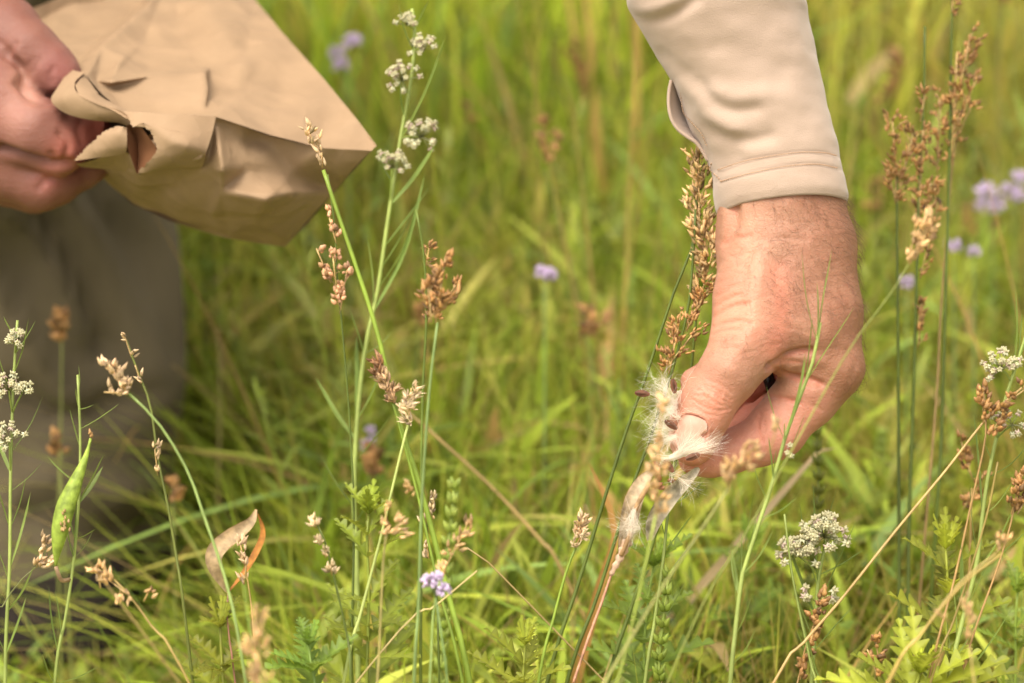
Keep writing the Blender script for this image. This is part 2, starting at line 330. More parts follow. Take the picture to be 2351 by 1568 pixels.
# (polyline, width mm, depth mm): + cuts a crease, - raises a ridge
CR = [([(790, 885), (835, 858), (880, 822), (940, 802), (990, 800)], 1.5, 2.3), ([(800, 880), (850, 905), (920, 925), (980, 935), (1035, 958)], 1.6, 1.9),
      ([(870, 915), (930, 940), (990, 960)], 1.0, .8), ([(780, 1010), (830, 1018), (880, 1032), (930, 1046)], 1.1, 1.2), ([(830, 860), (880, 852), (930, 850)], 1.1, .8),
      ([(870, 905), (900, 870), (960, 845), (1030, 850)], 3.5, -1.0), ([(850, 960), (930, 990), (1000, 1000)], 4, -1.1),
      ([(526, 640), (570, 612), (620, 585), (690, 575)], 1.1, .8), ([(524, 690), (575, 668), (650, 660), (700, 672)], 1.2, .9), ([(530, 590), (580, 560), (650, 530)], 1.1, .6), ([(524, 720), (580, 700), (650, 700)], 1.0, .6),
      ([(540, 540), (600, 500), (660, 470)], 1.0, .45), ([(545, 480), (610, 445), (680, 420)], 1.1, .4), ([(560, 380), (620, 350), (700, 335)], 1.1, .35), ([(555, 430), (620, 400), (690, 380)], 1.0, .3),
      ([(620, 120), (618, 180), (596, 240), (572, 285)], 3.0, 2.4), ([(575, 150), (575, 200), (565, 240)], 2.0, -.8), ([(575, 290), (620, 262), (700, 250)], 1.2, .5),
      ([(760, 330), (735, 480), (700, 620), (668, 760), (600, 880)], 4.5, -.9), ([(830, 420), (845, 560), (840, 700), (800, 800)], 6, .9), ([(960, 300), (1040, 600), (1085, 860)], 5, -.9),
      ([(430, 1035), (462, 1058), (505, 1078), (560, 1085), (605, 1078)], .9, .75), ([(442, 1012), (490, 1020), (540, 1050), (590, 1068)], .9, .8), ([(450, 990), (505, 992), (560, 1030), (600, 1050)], .9, .7),
      ([(470, 965), (520, 975), (575, 1010), (610, 1035)], .9, .6), ([(480, 1005), (470, 1030), (490, 1050)], .8, .55), ([(540, 1000), (545, 1030), (575, 1050)], .8, .5), ([(500, 940), (560, 965), (610, 1000)], 1, .45), ([(428, 1060), (470, 1092), (540, 1112)], .9, .5),
      ([(452, 1000), (500, 1015), (556, 1045)], 5, -.7),
      ([(745, 1105), (735, 1160), (752, 1230)], 1.4, .7), ([(765, 1130), (765, 1190)], 1.0, .4), ([(560, 1190), (553, 1260), (566, 1340)], 1.2, .6), ([(548, 1290), (545, 1340)], .9, .3),
      ([(1160, 800), (1200, 860), (1180, 930)], 1.5, .3), ([(1000, 1060), (1040, 1085)], 1.0, .3), ([(700, 300), (760, 270), (860, 262), (960, 280)], 1.4, .35), ([(880, 100), (900, 300), (950, 480)], 4, -.5)]
disp = np.zeros(len(V))
CR = [(a_, b_*(1.0 if not (420 < a_[0][0] < 560 and 930 < a_[0][1] < 1070) else .75), c_*(1.0 if not (420 < a_[0][0] < 560 and 930 < a_[0][1] < 1070) else .5)) for a_, b_, c_ in CR]
CR += [([(520, 985), (505, 1020), (512, 1062)], .7, .35), ([(560, 1005), (552, 1040), (566, 1072)], .7, .35), ([(470, 1000), (484, 1030), (470, 1056)], .7, .3), ([(590, 1020), (585, 1050), (604, 1070)], .7, .3), ([(495, 985), (470, 975), (450, 985)], .7, .3)]
for pts, wd, dp in CR:
    d = polydist(zx, zy, smoothpoly(pts))*S; disp += 1.15*dp*np.exp(-(d/wd)**2)*fr
for k in range(70):                                  # fine crossing skin lines on wrist, thumb base and index
    cx, cy = rnd(540, 1150), rnd(180, 830); a = rnd(-.5, .35) if cx < 800 else rnd(-.3, .6); L_ = rnd(30, 90)
    d = polydist(zx, zy, [(cx-L_*math.cos(a), cy+L_*math.sin(a)), (cx, cy+rnd(-6, 6)), (cx+L_*math.cos(a), cy-L_*math.sin(a))])*S
    disp += rnd(.06, .2)*np.exp(-(d/.75)**2)*fr
# nail bed and its folds
NA, NB = np.array([455., 1100.]), np.array([398., 1285.]); nd_ = (NB-NA)/np.linalg.norm(NB-NA); nq = np.array([-nd_[1], nd_[0]])
NC = np.array([414., 1197.]); un = ((zx-NC[0])*nd_[0]+(zy-NC[1])*nd_[1])/88.; vn = ((zx-NC[0])*nq[0]+(zy-NC[1])*nq[1])/72.
rr = (np.abs(un)**3+np.abs(vn)**2.6)**(1/2.8)
disp += fr*(-.55*np.exp(-((rr-1.16)/.1)**2)*(un < .75)+.8*(rr < 1.03))
disp += .25*vnoise(V, .11)*1.0+.08*vnoise(V, .45, 5)
V = V-N*disp[:, None]
N = vnormals(V, F)
# skin colour: paler and pinker palm side, browner hairy back of the arm, redder joints
base = np.array([.35, .185, .12]); col = np.tile(base, (len(V), 1)); zx, zy = toZ(V)
tan = np.clip((zx-700-.05*(zy-400))/420, 0, 1)*np.clip((1150-zy)/200, 0, 1); col = mixc(col, (.28, .135, .08), tan*.9)
idxm = np.clip((zy-960)/120, 0, 1)*np.clip((1150-zx)/150, 0, 1); col = mixc(col, (.46, .215, .148), idxm)
th = np.exp(-((zx-640)**2+(zy-640)**2)/(150**2)); col = mixc(col, (.58, .265, .175), th*.7)
pale = np.exp(-((zx-700)/120)**2-((zy-260)/200)**2); col = mixc(col, (.45, .26, .17), pale*.5)
kn = np.exp(-((zx-510)**2+(zy-1035)**2)/(85**2)); col = mixc(col, (.55, .235, .155), kn*.75)
dark = np.exp(-((zx-830)**2+(zy-730)**2)/(45**2)); col = mixc(col, (.40, .18, .13), dark*.6)
tip = np.exp(-((zx-430)**2+(zy-1300)**2)/(90**2)); col = mixc(col, (.62, .25, .17), tip*.8)
inn = np.clip((V[:, 2]-(D0*1000+22))/14, 0, 1)*(zy > 850)*(zx < 880); col = mixc(col, (.50, .19, .13), inn*.8)
for pts, wd, dp in CR:
    if dp > .4: d = polydist(zx, zy, smoothpoly(pts))*S; col = mixc(col, (.50, .20, .13), .65*np.exp(-(d/(wd*.8))**2)*fr)
HV, HN, HF, HC = V, N, F, col; Hzx, Hzy = zx, zy

# ---- the hand that holds the bag
def Bp(zx, zy, dz=0.): return camsp(zx*.3927, zy*.3927, 1.43+dz/1000.)*1000
lo = np.minimum(Bp(-420, 1230, -55), Bp(760, -240, -55)); hi = np.maximum(Bp(-420, 1230, 90), Bp(760, -240, 90)); lo[2] = 1370; hi[2] = 1530
G, ax = grid(lo, hi, 1.3)
pl = chain(G, [(Bp(-330, 120, 40), 27), (Bp(-160, 330, 24), 27), (Bp(-60, 560, 10), 25)], 6)
pl = smin(pl, chain(G, [(Bp(-190, 420, 4), 22), (Bp(-20, 640, -6), 21), (Bp(90, 760, -6), 18.5)], 6), 10)
pl = smin(pl, chain(G, [(Bp(-260, 560, 14), 22), (Bp(-90, 880, 4), 19), (Bp(0, 960, 4), 16)], 6), 10)
pl = smin(pl, chain(G, [(Bp(-130, 130, 20), 19), (Bp(20, 190, 10), 18)], 6), 9)
tb = chain(G, [(Bp(-120, 90, 20), 20), (Bp(40, 210, 8), 17.5), (Bp(170, 310, 0), 15.5), (Bp(290, 405, -2), 13.2), (Bp(350, 460, -2), 11.2), (Bp(385, 490, 0), 8)], 4)
ix = chain(G, [(Bp(40, 700, -8), 19), (Bp(200, 770, -14), 17.2), (Bp(335, 845, -12), 14.8), (Bp(420, 810, -8), 12.2), (Bp(560, 770, 0), 10), (Bp(670, 735, 6), 7.4)], 5)
md = chain(G, [(Bp(-80, 950, 6), 16), (Bp(110, 1010, 0), 14.2), (Bp(235, 1075, 0), 13.2), (Bp(340, 1060, 6), 10.8), (Bp(480, 1000, 14), 8.6), (Bp(640, 935, 20), 6.6)], 5)
rg = chain(G, [(Bp(-160, 1000, 30), 14), (Bp(60, 1060, 34), 12.5), (Bp(200, 1110, 36), 11.5), (Bp(400, 1020, 44), 8)], 4)
Dn = smin(pl, tb, 5); Dn = smin(Dn, smin(pl, ix, 6), 1.2)
for f in (md, rg): Dn = smin(Dn, smin(pl, f, 6), 1.2)
V, F = surface_nets(Dn, ax); V = relax(V, F, 3); N = vnormals(V, F); fr = np.clip(-N[:, 2]*1.3+.1, 0, 1)
bx = (V[:, 0]/V[:, 2]/PX+1175)/.3927; by = (-V[:, 1]/V[:, 2]/PX+783.7)/.3927; disp = np.zeros(len(V))
CB = [([(110, 490), (170, 550), (260, 585), (340, 580)], 3.2, 3.5), ([(0, 870), (140, 925), (290, 968), (420, 960)], 2.4, 3), ([(480, 700), (460, 760), (480, 830)], 2, .8), ([(90, 250), (60, 290), (20, 300)], 1.5, .8), ([(310, 400), (290, 440), (300, 480)], 1.3, .6), ([(40, 330), (100, 380), (140, 440), (150, 520)], 2.6, 3), ([(60, 350), (110, 440), (120, 520)], 5, -2), ([(150, 545), (210, 570), (280, 610), (350, 660)], 3, -1.5), ([(170, 545), (260, 590)], 1.4, 1.2),
      ([(350, 780), (400, 840), (380, 930)], 2, 1.2), ([(300, 900), (330, 950)], 1.6, 1), ([(0, 880), (120, 915), (260, 950)], 2, 1.5), ([(230, 1100), (260, 1060), (300, 1040)], 2, 1),
      ([(200, 340), (160, 390)], 1.3, .5), ([(230, 350), (190, 420)], 1.3, .5), ([(0, 250), (60, 300), (110, 380)], 2, 1)]
for pts, wd, dp in CB: disp += 1.3*dp*np.exp(-(polydist(bx, by, smoothpoly(pts))*.086/wd)**2)*fr
V = V-N*(disp+.35*vnoise(V, .1, 3))[:, None]; N = vnormals(V, F)
col = np.tile(np.array([.185, .08, .058]), (len(V), 1))  # same skin as the picking hand, darkened here to paint in its shade
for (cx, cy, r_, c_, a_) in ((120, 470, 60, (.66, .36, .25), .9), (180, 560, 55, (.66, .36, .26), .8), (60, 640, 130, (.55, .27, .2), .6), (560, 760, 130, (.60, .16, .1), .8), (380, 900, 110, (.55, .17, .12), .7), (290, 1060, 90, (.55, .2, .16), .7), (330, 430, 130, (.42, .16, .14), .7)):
    col = mixc(col, tuple(.62*q for q in c_), a_*np.exp(-((bx-cx)**2+(by-cy)**2)/r_**2))  # pinker patches, dimmed along with the painted shade of the base
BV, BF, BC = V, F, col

# ---- arms, trunk, neck and head inside the clothes: coarse, out of the picture
def W2C(p):           # world metres -> camera space mm
    q = np.asarray(p, float)-np.array([0, 0, CAMZ]); return np.array([q@RIGHT, q@UPV, q@FWD])*1000
SH_L, SH_R = np.array([.04, 1.74, 1.05]), np.array([-.36, 1.78, 1.02])     # shoulders (the person's left is at the picture's right)
EL_L = c2w(Zp(343, -1650, 50)/1000); EL_R = c2w(Bp(-900, -700, 150)/1000)
FA_L = c2w(Zp(800, -60, 26)/1000); FA_R = c2w(Bp(-330, 120, 40)/1000)
HIP = np.array([-.24, 2.12, .90]); NECK = np.array([-.16, 1.72, 1.14]); HEAD = np.array([-.15, 1.64, 1.25])
loW, hiW = np.array([-.85, 1.15, -.02]), np.array([.55, 2.35, 1.42])
G, ax = grid(loW*1000, hiW*1000, 9.)
mm = lambda p: np.asarray(p)*1000
bd = chain(G, [(mm(FA_L), 17), (mm(EL_L), 28), (mm(SH_L), 52)], 10)
bd = smin(bd, chain(G, [(mm(FA_R), 22), (mm(EL_R), 38), (mm(SH_R), 52)], 10), 10)
bd = smin(bd, chain(G, [(mm(SH_L), 60), (mm((SH_L+SH_R)/2), 85), (mm(SH_R), 60)], 20), 30)
bd = smin(bd, chain(G, [(mm((SH_L+SH_R)/2), 115), (mm((SH_L+SH_R)/2*.5+HIP*.5), 115), (mm(HIP), 120)], 30), 40)
bd = smin(bd, chain(G, [(mm(NECK), 58), (mm(NECK*.6+HEAD*.4), 56)], 10), 25)
bd = smin(bd, chain(G, [(mm(HEAD+np.array([0, .02, .04])), 76), (mm(HEAD+np.array([0, -.02, -.06])), 58)], 10), 15)
bd = smin(bd, cone(G, mm(HEAD+np.array([0, -.095, .0])), mm(HEAD+np.array([0, -.105, -.025])), 8, 13), 12)
AN_F = P(88, 1290, 1.86); KN_F = AN_F+np.array([-.02, .03, .45]); KN_B = KN_F+np.array([-.30, .12, .0]); AN_B = AN_F+np.array([-.34, .10, 0]); AN_B[2] = .09
for kn_, an_, hx in ((KN_F, AN_F, .06), (KN_B, AN_B, -.10)):
    bd = smin(bd, chain(G, [(mm(HIP+np.array([hx, 0, -.02])), 88), (mm(kn_), 56), (mm([an_[0], an_[1], .10]), 30)], 10), 20)
TV, TF = surface_nets(bd, ax); TC = np.tile(np.array([.5, .26, .16]), (len(TV), 1))

person = thing('person', 'person in beige shirt and olive trousers bending to pick seeds, paper bag in other hand', 'person', (AN_F[0], AN_F[1], 0))
HVw, BVw, TVw = c2w(HV/1000), c2w(BV/1000), TV/1000
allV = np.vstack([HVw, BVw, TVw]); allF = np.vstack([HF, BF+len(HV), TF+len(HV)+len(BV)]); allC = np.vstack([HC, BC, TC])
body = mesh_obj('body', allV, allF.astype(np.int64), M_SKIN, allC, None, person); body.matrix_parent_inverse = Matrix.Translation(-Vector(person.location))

# ---- thumb nail
nb = MB(); nu, nv = 15, 13; hzr = (Hzx, Hzy)
front = np.where((np.abs(Hzx-NC[0]) < 130) & (np.abs(Hzy-NC[1]) < 130) & (HN[:, 2] < -.15))[0]
NV = []
for i in range(nu):
    for j in range(nv):
        u = -1+2*i/(nu-1); v = -1+2*j/(nv-1)
        sc = (1-abs(u)**4*.30) if u > 0 else (1-abs(u)**3*.22)
        q = NC+nd_*(u*88*(1-.10*v*v if u < 0 else 1-.16*v*v))+nq*v*72*sc
        dd = (Hzx[front]-q[0])**2+(Hzy[front]-q[1])**2; o_ = np.argsort(dd)[:6]; zz = np.average(HV[front][o_, 2], weights=1/(dd[o_]+4))
        lift = 1.05+.5*(1-v*v)+(.3*u if u > 0 else 0); c = camsp(1384.9+q[0]*.48167, 419.7+q[1]*.48167, (zz-lift)/1000.); NV.append(c2w(c))
nb.add(np.array(NV), [(i*nv+j, i*nv+j+1, (i+1)*nv+j+1, (i+1)*nv+j) for i in range(nu-1) for j in range(nv-1)], (1, 1, 1))
nail = nb.build('fingernail', M_NAIL, body)
nail.matrix_parent_inverse = body.matrix_parent_inverse.copy() if False else Matrix.Identity(4)

# ---- ring on a curled finger
def torus(mb, c, axis, R, w_, t_, col, seg=40):
    axis = unit(axis); u = unit(np.cross(axis, [.2, .3, .9])); b = np.cross(axis, u); V = []
    prof = [(R, -w_), (R+t_, -w_*.8), (R+t_*1.3, 0), (R+t_, w_*.8), (R, w_), (R-.1, 0)]
    for i in range(seg):
        a = 2*math.pi*i/seg; rd = math.cos(a)*u+math.sin(a)*b
        V += [c+rd*r+axis*h for r, h in prof]
    k = len(prof); mb.add(np.array(V), [(i*k+j, i*k+(j+1) % k, ((i+1) % seg)*k+(j+1) % k, ((i+1) % seg)*k+j) for i in range(seg) for j in range(k)], col)
rm = MB(); rc = Zp(768, 932, 56.6); rax = Zp(710, 955, 56)-Zp(880, 890, 58); torus(rm, rc, rax, 9.3, 2.9, 1.3, (1, 1, 1))
rm.v = [c2w(v/1000) for v in rm.v]; ring_o = child(rm, 'ring', M_RING, person)

# ---- hair on wrist and hand
hb = MB(); cand = np.where((HN[:, 2] < .35) & (Hzy > 40) & (Hzy < 1000))[0]
def hair_w(x, y):
    a = np.clip((x-(640-.1*(y-100)))/260, 0, 1)*np.clip((820-y)/120, 0, 1)          # forearm and back of the hand
    b = np.exp(-((x-650)**2+(y-790)**2)/110**2)*.6+np.exp(-((x-560)**2+(y-880)**2)/65**2)*.55+np.exp(-((x-640)**2+(y-950)**2)/40**2)*.4
    e = np.clip((x-1120)/60, 0, 1)*np.clip((1100-y)/100, 0, 1)
    return np.maximum(np.maximum(a, b), e)
wgt = hair_w(Hzx[cand], Hzy[cand])*(.45+.55*np.clip((700-Hzy[cand])/500, 0, 1)); wgt /= wgt.sum()
for i in RNG.choice(cand, 1500, p=wgt):
    n = HN[i]; x, y = Hzx[i], Hzy[i]
    flow = np.array([.35+.5*noise.noise(Vector((x*.006, y*.006, 1))), -.75+.5*noise.noise(Vector((x*.006, y*.006, 7))), 0]) if x < 1000 else np.array([.55, -.65, 0])
    if y > 700 and x < 800: flow = np.array([-.25, -.8, 0.])
    flow = unit(flow+RNG.normal(0, .28, 3)); t = unit(flow-n*np.dot(flow, n)); L_ = RNG.uniform(5, 12)*(1.1 if y < 350 else .75)
    lift = RNG.uniform(.12, .6); c2_ = unit(np.cross(n, t)); curl = RNG.normal(0, 1.5)
    p = HV[i]-n*.2; pts = [p]; dr = unit(t+n*(.5+lift))
    for s_ in range(5):
        p = p+dr*L_/5; pts.append(p); dr = unit(dr-n*.28*lift*1.6+c2_*curl*.28)
    shade = RNG.uniform(.5, 1.3); hb.tube(c2w(np.array(pts)/1000), np.array([.06, .055, .05, .045, .035, .02])*.8/1000, np.array([.17, .08, .035])*shade, 3, cap=False)
hair = hb.build('arm_hair', M_STEM, body)

# ---- sleeves
SL = {}
def sleeve(rows, depth, nang=96, nrow=120, creases=(), dz0=26, wall=1.1, name='', up=None, hem=None):
    """rows: (xl, yl, xr, yr) picture points of the silhouette, hem first; returns grid of camera-space mm"""
    R = spline([(a, b, c, d) for a, b, c, d in rows], nrow) if False else None
    rows = np.array(rows, float); s = np.r_[0, np.cumsum(np.hypot(np.diff((rows[:, 0]+rows[:, 2])/2), np.diff((rows[:, 1]+rows[:, 3])/2)))]; t = np.linspace(0, s[-1], nrow)
    rr_ = np.stack([np.interp(t, s, rows[:, k]) for k in range(4)], 1)
    for k in range(4):                                   # light smoothing of the silhouette
        q = rr_[:, k].copy()
        for _ in range(3): q[1:-1] = .25*q[:-2]+.5*q[1:-1]+.25*q[2:]
        rr_[:, k] = q
    V = np.zeros((nrow, nang, 3))
    for i in range(nrow):
        xl, yl, xr, yr = rr_[i]; A = camsp(xl, yl, D0+dz0/1000)*1000; B = camsp(xr, yr, D0+dz0/1000)*1000
        C = (A+B)/2; H = (B-A)/2; r = np.linalg.norm(H)
        up_ = up(i/(nrow-1)) if up else 0
        dv = np.array([0, up_, -depth*r])
        for j in range(nang):
            th_ = 2*math.pi*j/nang; c_, s_ = math.cos(th_), math.sin(th_)
            q = abs(c_)**.92*np.sign(c_); V[i, j] = C+H*q+dv*s_
    return V
def gridF(nr, na, off=0):
    return [(off+i*na+j, off+(i+1)*na+j, off+(i+1)*na+(j+1) % na, off+i*na+(j+1) % na) for i in range(nr-1) for j in range(na)]
def gnormals(V):
    a = np.gradient(V, axis=0); b = np.roll(V, -1, 1)-np.roll(V, 1, 1); n = np.cross(a, b); n /= np.maximum(np.linalg.norm(n, axis=2)[..., None], 1e-9); C = V.mean(1, keepdims=True)
    sgn = np.sign(((V-C)*n).sum(2).mean()); return n*sgn
rows = [(1651, 494, 1944, 470), (1643, 478, 1949, 452), (1640, 455, 1943, 425), (1637, 425, 1936, 398), (1634, 398, 1931, 372), (1622, 362, 1926, 340), (1608, 330, 1916, 310), (1588, 300, 1908, 285), (1573, 262, 1899, 250),
        (1562, 225, 1891, 212), (1545, 186, 1882, 170), (1524, 152, 1873, 125), (1500, 112, 1866, 90), (1476, 72, 1858, 55), (1455, 40, 1853, 22), (1440, 10, 1846, -8), (1432, -40, 1836, -60), (1405, -200, 1800, -230), (1370, -380, 1730, -400), (1330, -520, 1660, -560)]
V = sleeve(rows, 1.02, 160, 260, up=lambda t: 5.2*max(0, 1-t*1.2))
nr, na = V.shape[:2]; N = gnormals(V); fl = V.reshape(-1, 3); fn = N.reshape(-1, 3)
sx, sy = (fl[:, 0]/fl[:, 2]/PX+1175-1384.9)/.3747, (-fl[:, 1]/fl[:, 2]/PX+783.7)/.3747; fr = np.clip(-fn[:, 2]*1.5, 0, 1)
CS_ = [([(340, 350), (470, 440), (600, 540), (690, 640), (800, 680), (930, 665)], 3.6, 2.6), ([(380, 420), (560, 560), (680, 700), (780, 790)], 5, -1.6), ([(480, 640), (560, 730), (640, 790), (760, 840), (900, 860), (1010, 835)], 3.6, 2.4),
       ([(700, 560), (800, 600), (900, 590), (1000, 560)], 5, -1.3), ([(560, 700), (700, 770), (850, 790)], 4, -1.2), ([(150, 100), (250, 130), (360, 115), (470, 60), (560, 0)], 3, 3.0), ([(160, 60), (280, 60), (420, 10)], 4, -2.0),
       ([(700, 300), (820, 340), (960, 350), (1080, 400)], 6, 1.3), ([(650, 180), (800, 230), (960, 220)], 6, 1.0), ([(540, 420), (700, 480), (900, 480), (1050, 520)], 6, 1.1), ([(850, 80), (1000, 100), (1150, 60)], 6, .9), ([(300, 250), (450, 300), (650, 330)], 5, .9),
       ([(900, 720), (1050, 740), (1250, 700)], 6, .8), ([(1100, 450), (1250, 520), (1330, 620)], 7, .8), ([(680, 960), (760, 930), (820, 960)], 4, 1.2), ([(740, 1020), (790, 950), (800, 900)], 3.5, .9), ([(1240, 60), (1265, 180), (1300, 300)], 3, 1.1),
       ([(430, 480), (460, 600), (480, 700), (560, 800), (640, 900), (650, 1040)], 1.0, .8), ([(700, 1150), (820, 1110), (1000, 1100)], 4, -.6), ([(1250, 830), (1350, 860), (1430, 900)], 5, .9), ([(860, 1240), (900, 1200), (960, 1180)], 4, .8)]
disp = np.zeros(len(fl))
for pts, wd, dp in CS_: disp += .78*dp*np.exp(-(polydist(sx, sy, smoothpoly(pts))*.0746/wd)**2)*fr
disp += .6*vnoise(fl, .035, 2)+.45*vnoise(fl*np.array([1, 2.2, 1]), .06, 9)+.12*vnoise(fl, .22, 4)
st1 = [(640, 1046), (700, 1040), (850, 990), (1000, 960), (1200, 932), (1350, 935), (1470, 970)]; st2 = [(640, 1130), (720, 1110), (900, 1060), (1100, 1020), (1300, 1005), (1475, 1044)]
for st in (st1, st2): disp += .55*np.exp(-(polydist(sx, sy, smoothpoly(st, 30))*.0746/.7)**2)*fr
hemz = np.clip((sy-(1190-.12*(sx-1000)))/80, 0, 1); fl = fl-fn*disp[:, None]
V = fl.reshape(nr, na, 3)
sb = MB(); rim = V[0:1]; N0 = gnormals(V)
inner = V[:60][::1]-N0[:60]*2.0
full = np.concatenate([inner[::-1], V[0:1]-N0[0:1]*1.0+(V[0:1]-V[6:7])*.10, V], 0)
tmp = MB(); tmp.add(c2w(full.reshape(-1, 3)/1000), gridF(len(full), na), (1, 1, 1))
# placket flap: the far edge of the slit, standing a little off the wrist
fp = [(415, 490), (402, 560), (400, 650), (418, 730), (455, 790), (510, 835), (570, 875), (610, 930), (640, 985)]; fq = [(440, 485), (455, 560), (470, 650), (490, 720), (530, 790), (580, 840), (630, 900), (660, 950), (665, 1000)]
A = spline([(a, b, 0) for a, b in fp], 40); B = spline([(a, b, 0) for a, b in fq], 40); FV = []
for i in range(40):
    for k in range(7):
        q = A[i]*(1-k/6)+(B[i]+np.array([45*math.sin(math.pi*i/39), 0, 0]))*k/6; zz = 25+20*k/6*math.sin(math.pi*(i+3)/45)-2*math.sin(math.pi*k/6); FV.append(camsp(1384.9+q[0]*.3747, q[1]*.3747, D0+zz/1000))
FV = np.array(FV); FF = [(i*7+k, i*7+k+1, (i+1)*7+k+1, (i+1)*7+k) for i in range(39) for k in range(6)]
tmp.add(c2w(FV), FF, (1, 1, 1)); tmp.tube(c2w(FV[0::7]), .0009, (1, 1, 1), 6)
# the other sleeve and the trunk of the shirt, above the picture
def loft(path, radii, n=28, m=40, flat=.85):
    pts = spline(path, m); rs = np.interp(np.linspace(0, 1, m), np.linspace(0, 1, len(radii)), radii); t_ = MB(); t_.tube(pts, rs, (1, 1, 1), n, cap=False); v = np.vstack(t_.v)
    dv = np.array([noise.noise(Vector(p)*14)*.010+noise.noise(Vector(p)*40)*.003 for p in v]); c = np.repeat(pts, n, axis=0); v = v+(v-c)/np.maximum(np.linalg.norm(v-c, axis=1)[:, None], 1e-6)*dv[:, None]; return v, t_.f
CU_R = c2w(Bp(-380, 60, 42)/1000)
v, f = loft([CU_R, EL_R, (EL_R+SH_R)/2, SH_R], [.040, .062, .072, .085]); tmp.add(v, f, (1, 1, 1))
upL = c2w(((V[-1].mean(0)))/1000); v, f = loft([upL+(FA_L-upL)*.1, EL_L, (EL_L+SH_L)/2, SH_L], [.035, .060, .072, .085]); tmp.add(v, f, (1, 1, 1))
G, ax = grid(np.array([-560., 1380, 760]), np.array([220., 2260, 1240]), 10.)
td = chain(G, [(mm(SH_L), 82), (mm((SH_L+SH_R)/2+np.array([0, .02, 0])), 110), (mm(SH_R), 82)], 20); td = smin(td, chain(G, [(mm((SH_L+SH_R)/2), 140), (mm(HIP), 150)], 20), 40)
td = smin(td, cone(G, mm(NECK), mm(NECK+np.array([0, .03, -.03])), 72, 90), 30)
v, f = surface_nets(td, ax); v = v+vnormals(v, f)*(9*vnoise(v, .012)[:, None]); tmp.add(v/1000, f.tolist(), (1, 1, 1))
shirt = child(tmp, 'shirt', M_SHIRT, person)
# stitching
sm = MB()
def on_sleeve(q):
    fm = fn[:, 2] < -.05; dd = (sx-q[0])**2+(sy-q[1])**2+np.where(fm, 0, 1e9); o_ = np.argpartition(dd, 5)[:5]; wg = 1/(dd[o_]+6)
    zz = np.average(V.reshape(-1, 3)[o_, 2], weights=wg); return camsp(1384.9+q[0]*.3747, q[1]*.3747, zz/1000-.0008)
for st, n in ((st1[1:-1]+[(1425, 952)], 54), (st2[1:-1]+[(1432, 1028)], 54), ([(660, 1000), (650, 1040), (690, 1075), (720, 1110)], 8), ([(630, 890), (600, 820), (530, 740), (490, 690), (475, 600), (470, 540), (430, 485)], 30)):
    q = spline([(a, b, 0) for a, b in st], n*2)
    for i in range(n): sm.tube(c2w(np.array([on_sleeve(q[2*i][:2]), on_sleeve(q[2*i+1][:2])])), 
            .00030, (1, 1, 1), 5)
stt = sm.build('stitching', M_THREAD, shirt)

# ---- trousers and boots
def trouser_leg(mb, knee, ankle, hip, seed, prof=None):
    L_ = [ankle+np.array([.0, 0, -.012])]; pts = [np.array([ankle[0], ankle[1], .012]), ankle*.75+knee*.25, ankle*.5+knee*.5, knee, (knee+hip)/2, hip]
    R_ = [.099, .101, .104, .108, .115, .13]; n = 72; m = 150; c = spline(pts, m); rs = np.interp(np.linspace(0, 1, m), [0, .12, .3, .5, .75, 1], R_)
    t_ = MB(); t_.tube(c, rs, (1, 1, 1), n, cap=False); v = np.vstack(t_.v); cc = np.repeat(c, n, axis=0); d = (v-cc)/np.linalg.norm(v-cc, axis=1)[:, None]
    ang = np.arctan2(d[:, 1], d[:, 0]); h = v[:, 2]; dv = np.zeros(len(v))
    cq = (v-np.array([0, 0, CAMZ])); qz = cq@FWD; qx = (cq@RIGHT)/qz/PX+1175; qy = -(cq@UPV)/qz/PX+783.7; ff = np.clip(-(d@FWD)*1.6, 0, 1)
    for pts_, wd_, am_ in ([([(-60, 560), (40, 740), (120, 860), (190, 940)], 22, .012), ([(-60, 440), (60, 520), (150, 640), (200, 760)], 26, .012), ([(150, 440), (230, 560), (300, 760), (330, 900)], 30, .012), ([(300, 450), (370, 560), (395, 700), (400, 860)], 26, .012),
                            ([(20, 900), (120, 960), (220, 940), (300, 900)], 24, -.012), ([(100, 1090), (220, 1130), (340, 1100), (420, 1040)], 26, .010), ([(60, 1180), (200, 1230), (360, 1200)], 24, -.010), ([(90, 480), (180, 640), (240, 800)], 22, -.012), ([(250, 430), (330, 600), (360, 800)], 20, -.010)] if seed == 1. else []):
        dv += am_*np.exp(-(polydist(qx, qy, smoothpoly(pts_))/wd_)**2)*ff
    for k in range(9):     # slanting drag folds
        ph = seed*1.7+k*.9; dv += .008*np.exp(-((np.sin((ang+ph)*1.0-h*(5+k*.8)+k)-.0)/.3)**2)*(.4+.6*np.sin(k*2.1+seed)**2)*(1 if k % 2 else -1)
    dv += np.array([noise.noise(Vector((p[0]*9, p[1]*9, p[2]*5+seed)))*.012 for p in v]); mb.add(v+d*dv[:, None], t_.f, (1, 1, 1))
tr = MB(); FA = AN_F.copy(); FA[0] -= .005
trouser_leg(tr, KN_F+np.array([.0, 0, 0]), FA, HIP+np.array([.06, 0, -.04]), 1.); trouser_leg(tr, KN_B, AN_B, HIP+np.array([-.10, 0, -.04]), 4.)
child(tr, 'trousers', M_PANTS, person)
